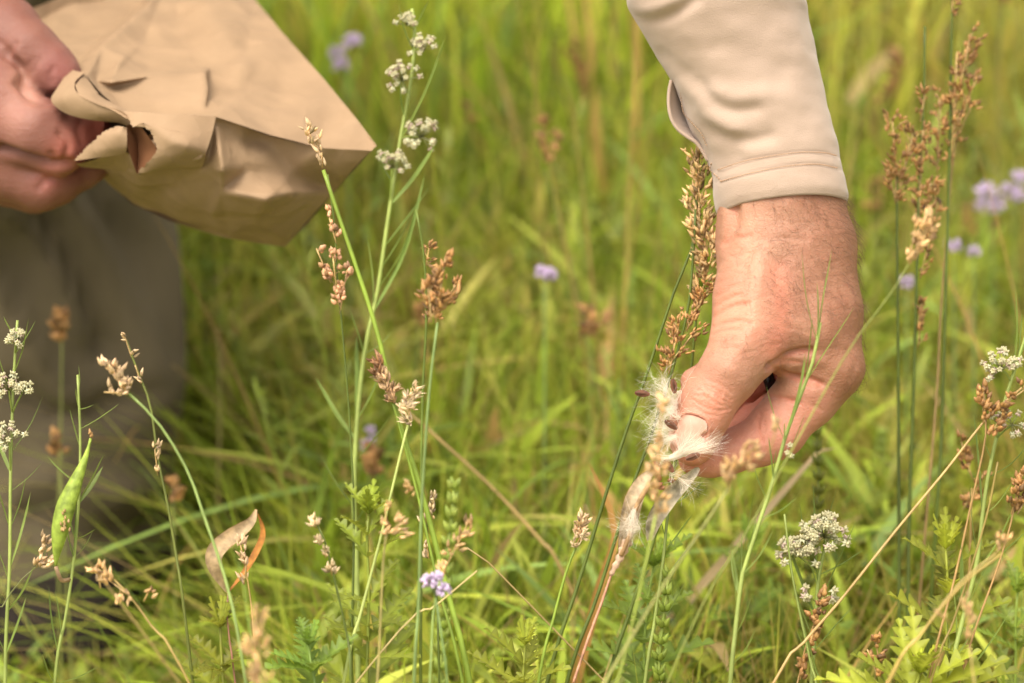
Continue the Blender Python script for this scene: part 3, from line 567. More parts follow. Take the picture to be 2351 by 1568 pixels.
for an_ in (AN_F, AN_B):
    bm_ = MB(); n = 28; V_ = []
    an_ = an_+np.array([.03, 0.01, 0]) if an_ is AN_F else an_
    stn = [(-.14, .030, .02), (-.12, .040, .045), (-.07, .047, .060), (-.02, .046, .085), (.03, .044, .13), (.08, .036, .13), (.095, .02, .11)]
    for (yy, hw, hh) in stn:
        for j in range(n):
            a = 2*math.pi*j/n; V_.append([an_[0]+hw*math.copysign(abs(math.cos(a))**.7, math.cos(a)), an_[1]-.01+yy, max(.004, hh/2+hh/2*math.copysign(abs(math.sin(a))**.8, math.sin(a)))])
    k = len(stn); F_ = [(i*n+j, i*n+(j+1) % n, (i+1)*n+(j+1) % n, (i+1)*n+j) for i in range(k-1) for j in range(n)]+[tuple(range(n)), tuple((k-1)*n+j for j in range(n))[::-1]]
    bm_.add(np.array(V_), F_, (1, 1, 1)); b_o = child(bm_, 'boot', M_BOOT, person)

# ================================================================== PAPER BAG
def bag():
    mb = MB()
    def B3(x, y, d): return camsp(x*.3927, y*.3927, d)
    def sheet(pts, cons, outline, noise_amp, mi=0, cuts=7, seed=0, flip=False):
        names = list(pts); ix_ = {k: i for i, k in enumerate(names)}
        v2 = [Vector((pts[k][0], pts[k][1])) for k in names]; ed = [(ix_[a], ix_[b]) for c in cons for a, b in zip(c, c[1:])]
        fc = [[ix_[k] for k in outline]]
        ov, oe, of, orig, _, _ = delaunay_2d_cdt(v2, ed, fc, 1, 1e-4)
        dep = []
        for i, p in enumerate(ov):
            if orig[i]: dep.append(pts[names[orig[i][0]]][2])
            else:
                ds = [((p.x-pts[k][0])**2+(p.y-pts[k][1])**2+1, pts[k][2]) for k in names]; ds.sort(); dep.append(sum(z/d for d, z in ds[:3])/sum(1/d for d, z in ds[:3]))
        bm = bmesh.new(); vs_ = [bm.verts.new(B3(p.x, p.y, dep[i])) for i, p in enumerate(ov)]
        for f in of:
            try: bm.faces.new([vs_[i] for i in f])
            except ValueError: pass
        bmesh.ops.triangulate(bm, faces=bm.faces[:])
        bmesh.ops.subdivide_edges(bm, edges=bm.edges[:], cuts=cuts, use_grid_fill=True)
        for v in bm.verts: v.index = -1
        bm.verts.index_update(); bd_ = {v.index for v in bm.verts if v.is_boundary}
        V = np.array([v.co[:] for v in bm.verts]); nb_ = [[e.other_vert(v).index for e in v.link_edges] for v in bm.verts]
        for _ in range(2):                             # soften creases a little
            V2 = V.copy()
            for i, q in enumerate(nb_):
                if i not in bd_: V2[i] = .7*V[i]+.3*V[q].mean(0)
            V = V2
        rs_ = np.random.default_rng(seed+3); lines = []
        c0, c1 = V[:, :2].min(0), V[:, :2].max(0)
        for _ in range(46):                            # straight creases of handled paper
            c = c0+(c1-c0)*rs_.random(2); th_ = rs_.uniform(0, np.pi); lines.append((c, np.array([np.cos(th_), np.sin(th_)]), rs_.uniform(.15, .60)*rs_.choice([-1, 1]), rs_.uniform(.004, .016), rs_.uniform(.02, .05)))
        for c, nrm_, sl_, wd_, rg_ in lines:
            q = (V[:, :2]-c); dd = np.abs(q@nrm_); al = np.abs(q@np.array([-nrm_[1], nrm_[0]])); V[:, 2] += sl_*np.maximum(wd_-dd, 0)*np.clip(1-al/rg_, 0, 1)*(noise_amp/.0024)
        for i in range(len(V)):
            p = Vector(V[i])*1.0; a = noise_amp
            V[i, 2] += a*(abs(noise.noise(p*16+Vector((seed, 0, 0))))*2-.5)+a*.55*abs(noise.noise(p*38+Vector((0, seed, 3))))+a*.18*noise.noise(p*90)
            if i not in bd_: V[i, 1] += a*.3*noise.noise(p*25)
        F_ = [[v.index for v in (f.verts if not flip else reversed(f.verts[:]))] for f in bm.faces]; bm.free(); mb.add(c2w(V), F_, (1, 1, 1), mi)
    top = dict(A=(90, 96, 1.575), A2=(-60, 140, 1.56), B=(300, 35, 1.60), B2=(520, -60, 1.635), C0=(900, -260, 1.66), C=(1330, -240, 1.65), C1=(1500, 10, 1.565), D=(1650, 190, 1.505), E=(1900, 470, 1.46), F=(2100, 715, 1.42), G=(2200, 850, 1.405),
               H=(2168, 882, 1.402), I=(1890, 865, 1.400), J=(1580, 790, 1.392), K=(1255, 680, 1.378), L=(960, 690, 1.388), M=(720, 650, 1.392), N=(600, 555, 1.398), O=(500, 440, 1.412), Q=(425, 395, 1.43), Q2=(120, 300, 1.49),
               f1=(600, 262, 1.462), f2=(860, 20, 1.540), f2b=(1000, -120, 1.60), g1=(560, 470, 1.420), g2=(720, 330, 1.452), g3=(900, 90, 1.532), g4=(1020, 150, 1.520), g5=(840, 260, 1.492), g6=(650, 480, 1.408),
               h1=(640, 510, 1.418), h2=(900, 450, 1.424), h3=(1205, 415, 1.426), h4=(1215, 520, 1.412), h5=(1200, 640, 1.398), h6=(900, 590, 1.410), k8=(880, 425, 1.452), k9=(1225, 525, 1.430), f1L=(572, 238, 1.512), f2L=(830, 0, 1.600), k1=(1120, -10, 1.563), k2=(1290, 170, 1.497), k3=(1430, 330, 1.470), k4=(1400, 560, 1.425), k5=(1650, 560, 1.446), k6=(1228, 395, 1.462), k7=(1850, 730, 1.415))
    sheet(top, [['f2b', 'f2', 'f1', 'Q'], ['g3', 'g4', 'g5', 'g2', 'g1'], ['g1', 'g6', 'g5'], ['h1', 'h2', 'h3', 'h4', 'h5'], ['k1', 'k2', 'k3'], ['K', 'k4', 'k5'], ['h5', 'k4'], ['k8', 'k6', 'k9'], ['f2L', 'f1L']],
          ['A2', 'A', 'B', 'B2', 'C0', 'C', 'C1', 'D', 'E', 'F', 'G', 'H', 'I', 'J', 'K', 'L', 'M', 'N', 'O', 'Q', 'Q2'], .0032)
    und = dict(K=(1255, 680, 1.378), J=(1580, 790, 1.392), I=(1890, 865, 1.400), H=(2168, 882, 1.402), R=(1960, 1120, 1.445), S=(1665, 1445, 1.475), T=(1320, 1392, 1.470), U=(1000, 1295, 1.475), V=(780, 1195, 1.480), W=(600, 1040, 1.470), X=(540, 960, 1.43), X2=(640, 900, 1.40),
               L=(1100, 690, 1.383), ll=(860, 850, 1.402), a=(1180, 925, 1.368), b=(1155, 1000, 1.392), c=(1700, 1130, 1.404), d=(1655, 1400, 1.455), e=(1300, 1120, 1.392), f=(1560, 1180, 1.388), g=(900, 985, 1.395), h=(1300, 1000, 1.372), i=(1450, 1000, 1.402), j=(800, 1015, 1.40), k=(1500, 1310, 1.43), l=(1230, 1260, 1.425), m=(950, 1130, 1.43),
               n=(1260, 700, 1.381), o=(1215, 920, 1.385), p=(1690, 1010, 1.408), q=(1350, 1350, 1.455))
    sheet(und, [['K', 'a'], ['n', 'o'], ['a', 'b'], ['j', 'g', 'b', 'h', 'i', 'p'], ['b', 'e', 'f', 'c'], ['c', 'd', 'S'], ['p', 'c', 'R'], ['e', 'l', 'q'], ['f', 'k', 'q'], ['g', 'm', 'l'], ['k', 'c']],
          ['L', 'K', 'J', 'I', 'H', 'R', 'S', 'T', 'U', 'V', 'W', 'X', 'X2'], .0034, seed=5)
    # far side, hidden from here
    far = dict(A2=(-60, 140, 1.53), A=(90, 96, 1.545), C0=(900, -260, 1.66), C=(1330, -240, 1.65), C1=(1500, 10, 1.565), D=(1650, 190, 1.505), G=(2200, 850, 1.405), H=(2168, 882, 1.402), R=(1960, 1120, 1.445), S=(1665, 1445, 1.475), U=(1000, 1295, 1.475), V=(780, 1195, 1.480), W=(600, 1040, 1.470), W2=(200, 700, 1.50), p=(1000, 300, 1.66), q=(1400, 800, 1.58), r=(900, 900, 1.58), s=(1700, 800, 1.50))
    sheet(far, [['p', 'q', 's'], ['r', 'q']], ['A2', 'A', 'C0', 'C', 'C1', 'D', 'G', 'H', 'R', 'S', 'U', 'V', 'W', 'W2'], .003, seed=9, flip=True)
    # the rolled mouth: strips between two curves, each with thickness at its torn edge
    def strip(A, B, n=40, m=10, bulge=0, mi=0, torn=0, jit=0):
        a = spline(A, n); b = spline(B, n); V = []
        for i in range(n):
            for k in range(m):
                t = k/(m-1); q = a[i]*(1-t)+b[i]*t; q[2] -= bulge*math.sin(math.pi*t)
                if torn and k == m-1: q[0] += rnd(-torn, torn); q[1] += rnd(-torn, torn)
                c = B3(q[0], q[1], q[2]); c[2] += .0012*noise.noise(Vector(c)*60); V.append(c)
        V = np.array(V); th_ = np.array([0, 0, .0006]); F_ = [(i*m+k, (i+1)*m+k, (i+1)*m+k+1, i*m+k+1) for i in range(n-1) for k in range(m-1)]
        mb.add(c2w(V), F_, (1, 1, 1), mi); mb.add(c2w(V+th_), [f[::-1] for f in F_], (1, 1, 1), mi)
        mb.add(c2w(np.vstack([V[m-1::m], V[m-1::m]+th_])), [(i, i+1, n+i+1, n+i) for i in range(n-1)], (1, 1, 1), 0)
    # back of the rolled lip (between the thumb and the mouth)
    strip([(405, 405, 1.425), (330, 520, 1.405), (300, 590, 1.400), (380, 660, 1.396), (520, 700, 1.39), (700, 720, 1.388), (770, 760, 1.386)], [(492, 425, 1.405), (440, 480, 1.395), (450, 540, 1.388), (540, 590, 1.382), (640, 625, 1.378), (720, 655, 1.374), (785, 735, 1.372)], bulge=.0015)
    # lip edge rolled over, pale
    strip([(440, 500, 1.393), (470, 560, 1.386), (560, 605, 1.380), (650, 640, 1.376), (735, 690, 1.372)], [(492, 428, 1.410), (560, 530, 1.398), (610, 575, 1.394), (730, 640, 1.385), (800, 700, 1.380)], bulge=.002, torn=3)
    # tube of the neck: the bright facet right of the mouth
    strip([(1262, 682, 1.377), (1235, 800, 1.372), (1200, 900, 1.369), (1165, 985, 1.386), (1000, 985, 1.392)], [(720, 650, 1.376), (780, 738, 1.370), (835, 722, 1.366), (915, 870, 1.364), (802, 1015, 1.376)], n=60, m=18, bulge=.008, torn=6)
    # inside of the mouth, deep orange brown
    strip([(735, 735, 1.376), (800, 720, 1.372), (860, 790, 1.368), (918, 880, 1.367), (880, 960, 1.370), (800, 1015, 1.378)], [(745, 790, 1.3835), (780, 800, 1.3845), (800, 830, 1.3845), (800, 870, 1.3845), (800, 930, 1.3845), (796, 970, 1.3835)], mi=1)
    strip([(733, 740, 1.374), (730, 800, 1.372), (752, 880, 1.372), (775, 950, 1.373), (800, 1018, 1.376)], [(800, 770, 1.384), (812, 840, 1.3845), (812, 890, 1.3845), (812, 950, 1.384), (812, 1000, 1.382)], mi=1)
    # left leaf of the mouth, folded towards the fingers
    strip([(740, 745, 1.372), (742, 800, 1.370), (740, 860, 1.372), (735, 900, 1.378)], [(690, 735, 1.376), (600, 775, 1.378), (520, 850, 1.384), (432, 940, 1.392)], n=40, m=24, bulge=.004, torn=7)
    strip([(432, 940, 1.392), (470, 955, 1.396), (600, 920, 1.394), (740, 890, 1.380), (800, 1010, 1.378)], [(440, 945, 1.41), (480, 975, 1.42), (620, 990, 1.42), (760, 1010, 1.41), (840, 1030, 1.39)], bulge=.004)
    o = mb.build('paper_bag', [M_PAPER, M_PAPERIN]); return tag(o, 'crumpled brown kraft paper bag with a torn mouth, gripped in the left-hand fist', 'paper bag')
bag_o = bag()
# ================================================================== GROUND AND GRASS
def ground():
    n = 60; xs = np.linspace(-30, 30, n); ys = np.r_[np.linspace(-12, 0, 12), np.linspace(.3, 6, 28), np.linspace(8, 90, 20)]
    V = [[x, y, .02*noise.noise(Vector((x*.7, y*.7, 0)))-.01] for y in ys for x in xs]; m = len(ys)
    F_ = [(i*n+j, i*n+j+1, (i+1)*n+j+1, (i+1)*n+j) for i in range(m-1) for j in range(n-1)]
    tag(mesh_obj('ground', V, F_, M_SOIL, None), kind='structure')
ground()
PAL = np.array([(.23, .31, .035), (.30, .37, .045), (.40, .44, .075), (.14, .20, .025), (.47, .43, .12), (.44, .29, .12), (.25, .36, .10), (.33, .31, .06)])
def grass_field(name, n_tuft, per, hfun, wmm, region, pal_w, seed, lean=.35, segs=6, spread=.03, z0=0., mat=None, cmul=1.):
    R = np.random.default_rng(seed); pts = region(R, n_tuft); n = n_tuft*per
    root = np.repeat(pts, per, axis=0)+R.normal(0, spread, (n, 2)); H = hfun(R, n, root)
    tc = PAL[R.choice(len(PAL), n_tuft, p=pal_w)]; C = np.repeat(tc, per, axis=0)*R.uniform(.6, 1.35, (n, 1))*np.array([1.0, 1.0, .85])
    pn = np.array([noise.noise(Vector((float(q[0])*3.2, float(q[1])*2.2, seed*.3))) for q in pts]); pb = np.repeat(np.clip((pn-.12)*3, 0, .5), per)[:, None]
    C = C*(1-pb)+np.array([.30, .20, .06])*R.uniform(.5, 1.3, (n, 1))*pb; pc = np.repeat(np.clip((-pn-.15)*3, 0, .6), per)[:, None]; C = C*(1+.35*pc)
    dry = R.random(n) < .07; C[dry] = np.array([.36, .26, .11])*R.uniform(.6, 1.2, (dry.sum(), 1))
    az = R.uniform(0, 2*np.pi, n); ln = np.abs(R.normal(0, lean, n))+.05; bend = R.uniform(.1, .9, n)*ln*1.4; W = wmm/1000*R.uniform(.5, 1.5, n)
    t = np.linspace(0, 1, segs+1); d = np.stack([np.cos(az), np.sin(az)], 1)
    fa = az+R.normal(np.pi/2, .7, n); s_ = np.stack([np.cos(fa), np.sin(fa), np.zeros(n)], 1)
    V = np.zeros((n, segs+1, 2, 3)); Z0 = R.uniform(0, 1, n)*z0*away(root, np.ones(n), .12)
    for i, q in enumerate(t):
        hor = H*(ln*q+bend*q*q); z = H*(q-.45*bend*q**2.5)+Z0
        c = np.stack([root[:, 0]+d[:, 0]*hor, root[:, 1]+d[:, 1]*hor, z], 1); wq = (W*(1-q**2.2)*.5+.0001)[:, None]
        V[:, i, 0] = c-s_*wq; V[:, i, 1] = c+s_*wq
    V = V.reshape(-1, 3); b = (np.arange(n)*(segs+1)*2)[:, None, None]; i = (np.arange(segs)*2)[None, :, None]; F_ = (b+i+np.array([0, 1, 3, 2])[None, None, :]).reshape(-1, 4)
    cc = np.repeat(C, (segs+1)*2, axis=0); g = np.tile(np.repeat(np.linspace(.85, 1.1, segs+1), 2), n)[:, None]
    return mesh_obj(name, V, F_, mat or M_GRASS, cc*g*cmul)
def trapezoid(y0, y1, w0, w1, pw=1.):
    def f(R, n):
        y = y0+(y1-y0)*R.random(n)**pw; hw = w0+(w1-w0)*(y-y0)/(y1-y0); return np.stack([R.uniform(-1, 1, n)*hw, y], 1)
    return f
LEG = np.array([[AN_F[0], AN_F[1]], [AN_B[0], AN_B[1]]])
def away(root, H, r=.10):                    # trodden grass beside the boots
    for q in LEG: H = np.where(np.hypot(root[:, 0]-q[0], root[:, 1]-q[1]) < r, H*.25, H)
    H = np.where((root[:, 0] < -.12) & (root[:, 1] < 1.66), H*np.clip(.2+(root[:, 0]+.145)*8, .2, 1), H)
    return H
# near ground layer, low
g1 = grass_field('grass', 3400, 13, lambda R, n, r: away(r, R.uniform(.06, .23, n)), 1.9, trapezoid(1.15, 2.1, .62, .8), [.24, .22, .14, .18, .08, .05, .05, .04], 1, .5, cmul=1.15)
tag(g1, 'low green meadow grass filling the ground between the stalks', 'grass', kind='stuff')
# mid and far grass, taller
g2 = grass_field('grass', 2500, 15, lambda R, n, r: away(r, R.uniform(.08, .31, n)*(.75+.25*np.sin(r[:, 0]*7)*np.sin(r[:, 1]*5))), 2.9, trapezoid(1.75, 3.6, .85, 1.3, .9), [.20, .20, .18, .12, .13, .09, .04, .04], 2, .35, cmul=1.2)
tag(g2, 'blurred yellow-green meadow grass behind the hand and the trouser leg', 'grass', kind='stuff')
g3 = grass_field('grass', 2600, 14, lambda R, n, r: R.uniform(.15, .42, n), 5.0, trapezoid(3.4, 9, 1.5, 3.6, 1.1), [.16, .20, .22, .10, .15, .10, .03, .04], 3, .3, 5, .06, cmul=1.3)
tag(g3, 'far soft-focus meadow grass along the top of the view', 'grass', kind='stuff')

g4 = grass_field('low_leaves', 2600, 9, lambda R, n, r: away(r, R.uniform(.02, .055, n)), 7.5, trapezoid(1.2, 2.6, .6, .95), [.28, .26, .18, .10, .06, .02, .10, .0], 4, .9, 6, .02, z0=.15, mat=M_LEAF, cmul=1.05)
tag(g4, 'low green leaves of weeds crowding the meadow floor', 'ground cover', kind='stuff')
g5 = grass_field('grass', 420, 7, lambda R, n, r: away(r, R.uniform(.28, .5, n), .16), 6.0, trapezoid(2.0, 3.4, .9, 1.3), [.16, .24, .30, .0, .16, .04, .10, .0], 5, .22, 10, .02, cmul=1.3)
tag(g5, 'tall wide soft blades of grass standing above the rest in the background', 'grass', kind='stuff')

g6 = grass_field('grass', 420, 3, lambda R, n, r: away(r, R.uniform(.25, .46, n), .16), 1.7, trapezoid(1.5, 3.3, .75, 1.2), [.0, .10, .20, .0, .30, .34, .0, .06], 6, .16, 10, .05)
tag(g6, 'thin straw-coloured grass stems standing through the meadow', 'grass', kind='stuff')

def leafy_tangle():                          # upright narrow-leaved stalks too many to tell apart
    R = random.Random(5); mb = MB(); up = np.array([0, 0, 1.])
    for i in range(230):
        y = R.uniform(1.38, 2.5); hw = .5+.25*(y-1.38); x = R.uniform(-hw, hw); H = R.uniform(.12, .30)*(1 if y > 1.55 else .8)
        if x < -.12 and y < 1.72: continue
        if abs(x-LEG[0][0]) < .13 and y < 1.8: continue
        ln = np.array([R.uniform(-.25, .25), R.uniform(-.25, .25), 1.]); b = np.array([x, y, 0.]); pts = np.array([b+ln*H*t+np.array([R.uniform(-.003, .003), 0, 0]) for t in np.linspace(0, 1, 6)])
        g = np.array(R.choice([(.22, .29, .05), (.28, .34, .06), (.17, .23, .04), (.24, .27, .05)]))*R.uniform(.8, 1.25); mb.tube(pts, np.linspace(.0014, .0007, 6), g*1.15, 5)
        n = R.randint(14, 26); L0 = R.uniform(.022, .042)
        for k in range(n):
            t = .2+.8*k/n; c = b+ln*H*t; a = k*2.4+R.uniform(-.4, .4); e = R.uniform(.3, 1.0)+.5*t; d_ = unit(np.array([math.cos(a), math.sin(a), e])); L = L0*(1.1-.6*t)*R.uniform(.8, 1.2)
            p = [c, c+d_*L*.5+up*L*.04, c+d_*L-up*L*.14]; mb.blade(spline(p, 5), np.array([.3, .9, 1, .7, .05])*R.uniform(.0013, .0024), unit(np.cross(d_, up)), g*R.uniform(.8, 1.2), .25)
    tag(mb.build('low_leaves', M_LEAF), 'soft tangle of narrow-leaved green stalks filling the middle distance', 'ground cover', kind='stuff')
leafy_tangle()
# ================================================================== PLANTS
C_MW, C_MWL = np.array([.27, .33, .08]), np.array([.19, .26, .06])
C_RUSH, C_SED = np.array([.085, .115, .014]), np.array([.22, .31, .035])
C_BR, C_TAN, C_PALE, C_STRAW = np.array([.36, .19, .065]), np.array([.62, .41, .18]), np.array([.62, .47, .27]), np.array([.45, .30, .12])
FG = 'out-of-focus dry heads near the lens'
def world_path(pts, d):                # [(x, y[, d])] bottom first; a foot is grown down to the ground
    q = [P(p[0], p[1], p[2] if len(p) > 2 else d) for p in pts]
    dr = unit(q[0]-q[1]); dr = unit(np.array([dr[0]*.6, dr[1]*.6+.02, min(dr[2], -.6)])); k = (q[0][2]+.01)/-dr[2]
    foot = q[0]+dr*k; mid = (q[0]+foot)/2+np.array([(q[0]-q[1])[0]*.05, 0, 0]); return np.array([foot, mid]+q)
class Plant:
    def __init__(s, name, label, cat, group, pts, d, r, col, n=40, taper=.45, mat=None, part='stem'):
        s.w = world_path(pts, d); s.path = spline(s.w, n); s.root = thing(name, label, cat, s.w[0], group); s.col = np.asarray(col, float)
        rs = r*np.linspace(1.15, taper, n); mb = MB(); cc = s.col*(1+.12*np.sin(np.linspace(0, 25, n)+rnd(0, 6)))[:, None]; mb.tube(s.path, rs, cc, 7)
        s.stem = child(mb, part, mat or M_STEM, s.root)
    def part(s, mb, name, mat): return child(mb, name, mat, s.root) if mb.n else None
def jitter(c, a=.18): return np.asarray(c)*np.array([1+rnd(-a, a)]*3)*np.array([1+rnd(-.05, .05), 1, 1+rnd(-.1, .1)])

def seed_cluster(mb, path, spread, n, L=.0034, r=.0007, col=C_BR, up=.7, stalk=C_STRAW, twig=True, blobsz=(1, 1), burst=False):
    """panicle: branchlets off a short axis, each carrying a few pointed husks"""
    path = np.asarray(path, float); ax_ = unit(path[-1]-path[0])
    k = max(1, n//5)
    mb.tube(spline([path[0], path[-1]], 5), .00035, jitter(stalk), 5)
    for i in range(k):
        t = (i+rnd(0, .9))/k; c = path[0]*(1-t)+path[-1]*t if len(path) == 2 else spline(path, 20)[int(t*19)]
        dr = unit(ax_*up+np.array([rnd(-1, 1), rnd(-1, 1), rnd(-.3, .6)])*.75); L_ = spread*rnd(.35, 1.0)*(1-.45*abs(t-.4)); e = c+dr*L_
        m_ = (c+e)/2+ax_*L_*.06
        if twig: mb.tube(spline([c, m_, e], 5), .00022, jitter(stalk), 4)
        for q in range(5):
            s_ = rnd(.4, 1.05); p = c+dr*L_*s_+np.array([rnd(-1, 1), rnd(-1, 1), rnd(-1, 1)])*L*.45
            a = unit(dr+np.array([rnd(-1, 1), rnd(-1, 1), rnd(-.5, 1)])*.65); z = rnd(.75, 1.2)
            if burst:
                for w_ in range(4): mb.drop(p, unit(a+np.array([rnd(-1, 1), rnd(-1, 1), rnd(-1, 1)])*.6), L*z, r*.45*z, jitter(col, .3), 4)
            mb.drop(p, a, L*z*rnd(*blobsz), r*z, jitter(col, .35)*(.5 if rnd(0, 1) < .22 else 1), 6)
def linear_leaf(mb, base, tip, w=.0011, sag=.06, col=C_MWL, n=10, fold=.35):
    base, tip = np.asarray(base), np.asarray(tip); L = np.linalg.norm(tip-base); m = (base+tip)/2-np.array([0, 0, 1])*L*sag*rnd(.3, 1.3)+np.array([rnd(-1, 1), rnd(-1, 1), 0])*L*.03
    p = spline([base, m, tip], n); t = np.linspace(0, 1, n); c = jitter(col, .15)[None]*np.linspace(1.05, .9, n)[:, None]
    mb.blade(p, w*(.45+.55*np.sin(np.pi*np.clip(t*1.05, 0, 1))**.6)*np.clip((1-t)*6, .08, 1), unit(np.cross(tip-base, FWD)+FWD*rnd(-.6, .6)), c, fold)
def umbel(root_plant, base, c, R, n=14, up=(0, 0, 1), fresh=1., size=1., name='flower_head'):
    mb = MB(); up = unit(up)
    mb.tube(spline([base, (np.asarray(base)+c)/2+up*R*.1, c], 6), .00045, jitter(C_MW), 5)
    for i in range(n):
        dr = unit(np.array([rnd(-1, 1), rnd(-1, 1), rnd(-1, 1)])+up*.75); L_ = R*rnd(.7, 1.05); e = c+dr*L_
        mb.tube([c, (c+e)/2, e], .00022, jitter((.30, .30, .14)), 4)
        flower(mb, e, dr, .00105*size, fresh)
    return root_plant.part(mb, name, M_FLOWER)
def flower(mb, e, dr, s_, fresh=1.):
    u = unit(np.cross(dr, [.3, .5, .7])); b = np.cross(dr, u); pk = np.array([.62, .50, .42]) if rnd(0, 1) < .45 else np.array([.66, .66, .46])
    for k in range(5):
        a = 2*math.pi*k/5; o = math.cos(a)*u+math.sin(a)*b
        mb.drop(e+dr*s_*.6+o*s_*.3, unit(dr*.8+o*.7), s_*1.5, s_*.55, np.array([.56, .53, .33])*rnd(.85, 1.1), 5)
        mb.drop(e+dr*s_*.4, unit(o*.9-dr*.8), s_*2.0, s_*.5, pk*rnd(.85, 1.1), 4)
    mb.drop(e-dr*s_*.5, dr, s_*1.6, s_*.7, (.45, .42, .22), 5)

def milkweed(label, pts, d, r=.0011, leaves=(), umbels=(), col=C_MW, autoleaf=0, lw=.0010, llen=.028, seed_=None, group='narrow-leaved milkweed plants', buds=()):
    if seed_ is not None: random.seed(seed_)
    p = Plant('milkweed_plant', label, 'milkweed', group, pts, d, r, col, 50, .55); lm = MB(); nodes_ = MB()
    def near(x, y):
        q = P(x, y, d); i = np.argmin(((p.path-q)**2).sum(1)); return p.path[i]
    for (x0, y0, x1, y1) in leaves: linear_leaf(lm, near(x0, y0), P(x1, y1, d+rnd(-.012, .012)), lw*rnd(.85, 1.2))
    zz = p.path[:, 2]
    for k in range(autoleaf):
        i = int(len(p.path)*(.22+.78*(k+.5)/autoleaf)); i = min(i, len(p.path)-2); c = p.path[i]
        for j in range(random.choice((2, 3, 3))):
            a = rnd(0, 2*math.pi); dr = unit(np.array([math.cos(a)*.55, math.sin(a)*.55, rnd(.5, 1.2)])); linear_leaf(lm, c, c+dr*llen*rnd(.6, 1.2), lw, rnd(-.02, .12))
        mb = nodes_; mb.drop(c-np.array([0, 0, .0012]), (0, 0, 1), .0024, r*1.25, p.col*1.1, 7)
    p.part(lm, 'leaves', M_LEAF); p.part(nodes_, 'nodes', M_STEM)
    for (bx_, by_, x, y, Rp, n, fr_) in umbels: umbel(p, near(bx_, by_), P(x, y, d-.004), Rp*.0002, n, unit(np.array([rnd(-.2, .2), -.35, 1])), fr_, 1.35 if Rp >= 50 or n <= 3 else 1.)
    return p

def rush(label, pts, d, rad, heads, col=C_RUSH, group='brown-headed rushes', tail=None, name='rush', cat='rush', hcol=None, **kw):
    if hcol is None: L_FG = 0; hcol = (.62, .40, .18) if group == FG else ((.60, .42, .23) if name == 'sedge' else C_BR)
    """heads: (x0, y0, x1, y1, spread px, count)"""
    p = Plant(name, label, cat, group, pts, d, rad, col, 44, .5)
    for h in heads:
        x0, y0, x1, y1, sp, n = h[:6]; k2 = dict(kw); k2['col'] = hcol; k2.update(h[6] if len(h) > 6 else {})
        mb = MB(); seed_cluster(mb, [P(x0, y0, d), P(x1, y1, d-.002)], sp*.00026, int(n*(.62 if group == FG else 1.0)), **k2); p.part(mb, 'seed_head', M_SEED)
    return p

# ---- the milkweeds
milkweed('milkweed at the left edge with three small white flower clusters up its stem', [(12, 1560), (22, 1300), (24, 1100), (30, 900), (38, 760), (40, 735)], 1.28, .0011,
         [(40, 790, 8, 725), (40, 800, 82, 735), (34, 860, 66, 730), (30, 900, -10, 800), (26, 1060, 98, 910), (24, 1080, -16, 980), (24, 1140, 98, 1060), (22, 1200, -14, 1090), (20, 1280, 70, 1130), (18, 1330, -20, 1230), (18, 1420, 78, 1300), (14, 1500, 60, 1370), (14, 1480, -30, 1390), (24, 1200, 60, 1090)],
         [(40, 800, 40, 782, 22, 14, 1), (32, 940, 20, 895, 34, 16, 1), (34, 930, 52, 900, 22, 8, 1), (24, 1080, 22, 1010, 36, 18, 1)], seed_=1)
mp = milkweed('milkweed carrying one plump green seed pod in front of the trouser leg', [(125, 1568), (150, 1420), (170, 1280), (182, 1130), (184, 1000), (180, 900), (178, 860)], 1.27, .0010,
         [(180, 900, 180, 838), (182, 960, 174, 890), (184, 960, 216, 928), (184, 985, 274, 926), (182, 1030, 160, 938), (182, 1100, 108, 1046), (183, 1140, 240, 1040), (182, 1150, 236, 1070), (178, 1230, 220, 1214), (176, 1245, 152, 1130), (168, 1290, 214, 1216), (166, 1290, 176, 1130), (135, 1480, 112, 1346), (138, 1470, 126, 1352), (130, 1560, 230, 1528), (128, 1560, 96, 1500), (170, 1260, 150, 1150)], seed_=2)
pod = MB(); pp = spline([P(208, 1006, 1.263), P(196, 1050, 1.262), P(172, 1110, 1.260), (P(152, 1160, 1.259)), P(138, 1215, 1.259), P(130, 1270, 1.262), P(128, 1300, 1.264)], 26); tt = np.linspace(0, 1, 26)
pod.tube(pp, .0043*np.clip(np.sin(np.pi*np.clip(tt**1.25*.9+.05, 0, 1))**1.35, .14, 1), np.array([.27, .36, .055])*(1+.1*np.sin(tt*9))[:, None], 16)
pod.tube(spline([P(128, 1300, 1.264), P(134, 1318, 1.264), P(142, 1332, 1.266), P(160, 1330, 1.27)], 8), .0010, (.36, .24, .13), 6)
mp.part(pod, 'seed_pod', M_HUSK)
pw = MB()
for k in range(12): pw.drop(P(152+rnd(-12, 10), 1205+rnd(-30, 40), 1.2545), (rnd(-.3, .3), rnd(-.2, .2), 1), .0022, .0006, jitter((.42, .27, .12)), 5)
mp.part(pw, 'pod_scar', M_SEED); pw = MB()
for k in range(5): pw.drop(P(206+rnd(-4, 6), 1000+rnd(-8, 4), 1.262), (rnd(-.6, .6), rnd(-.4, .4), .7), .0026, .0006, jitter((.36, .20, .08)), 5)
mp.part(pw, 'pod_tip', M_SEED)
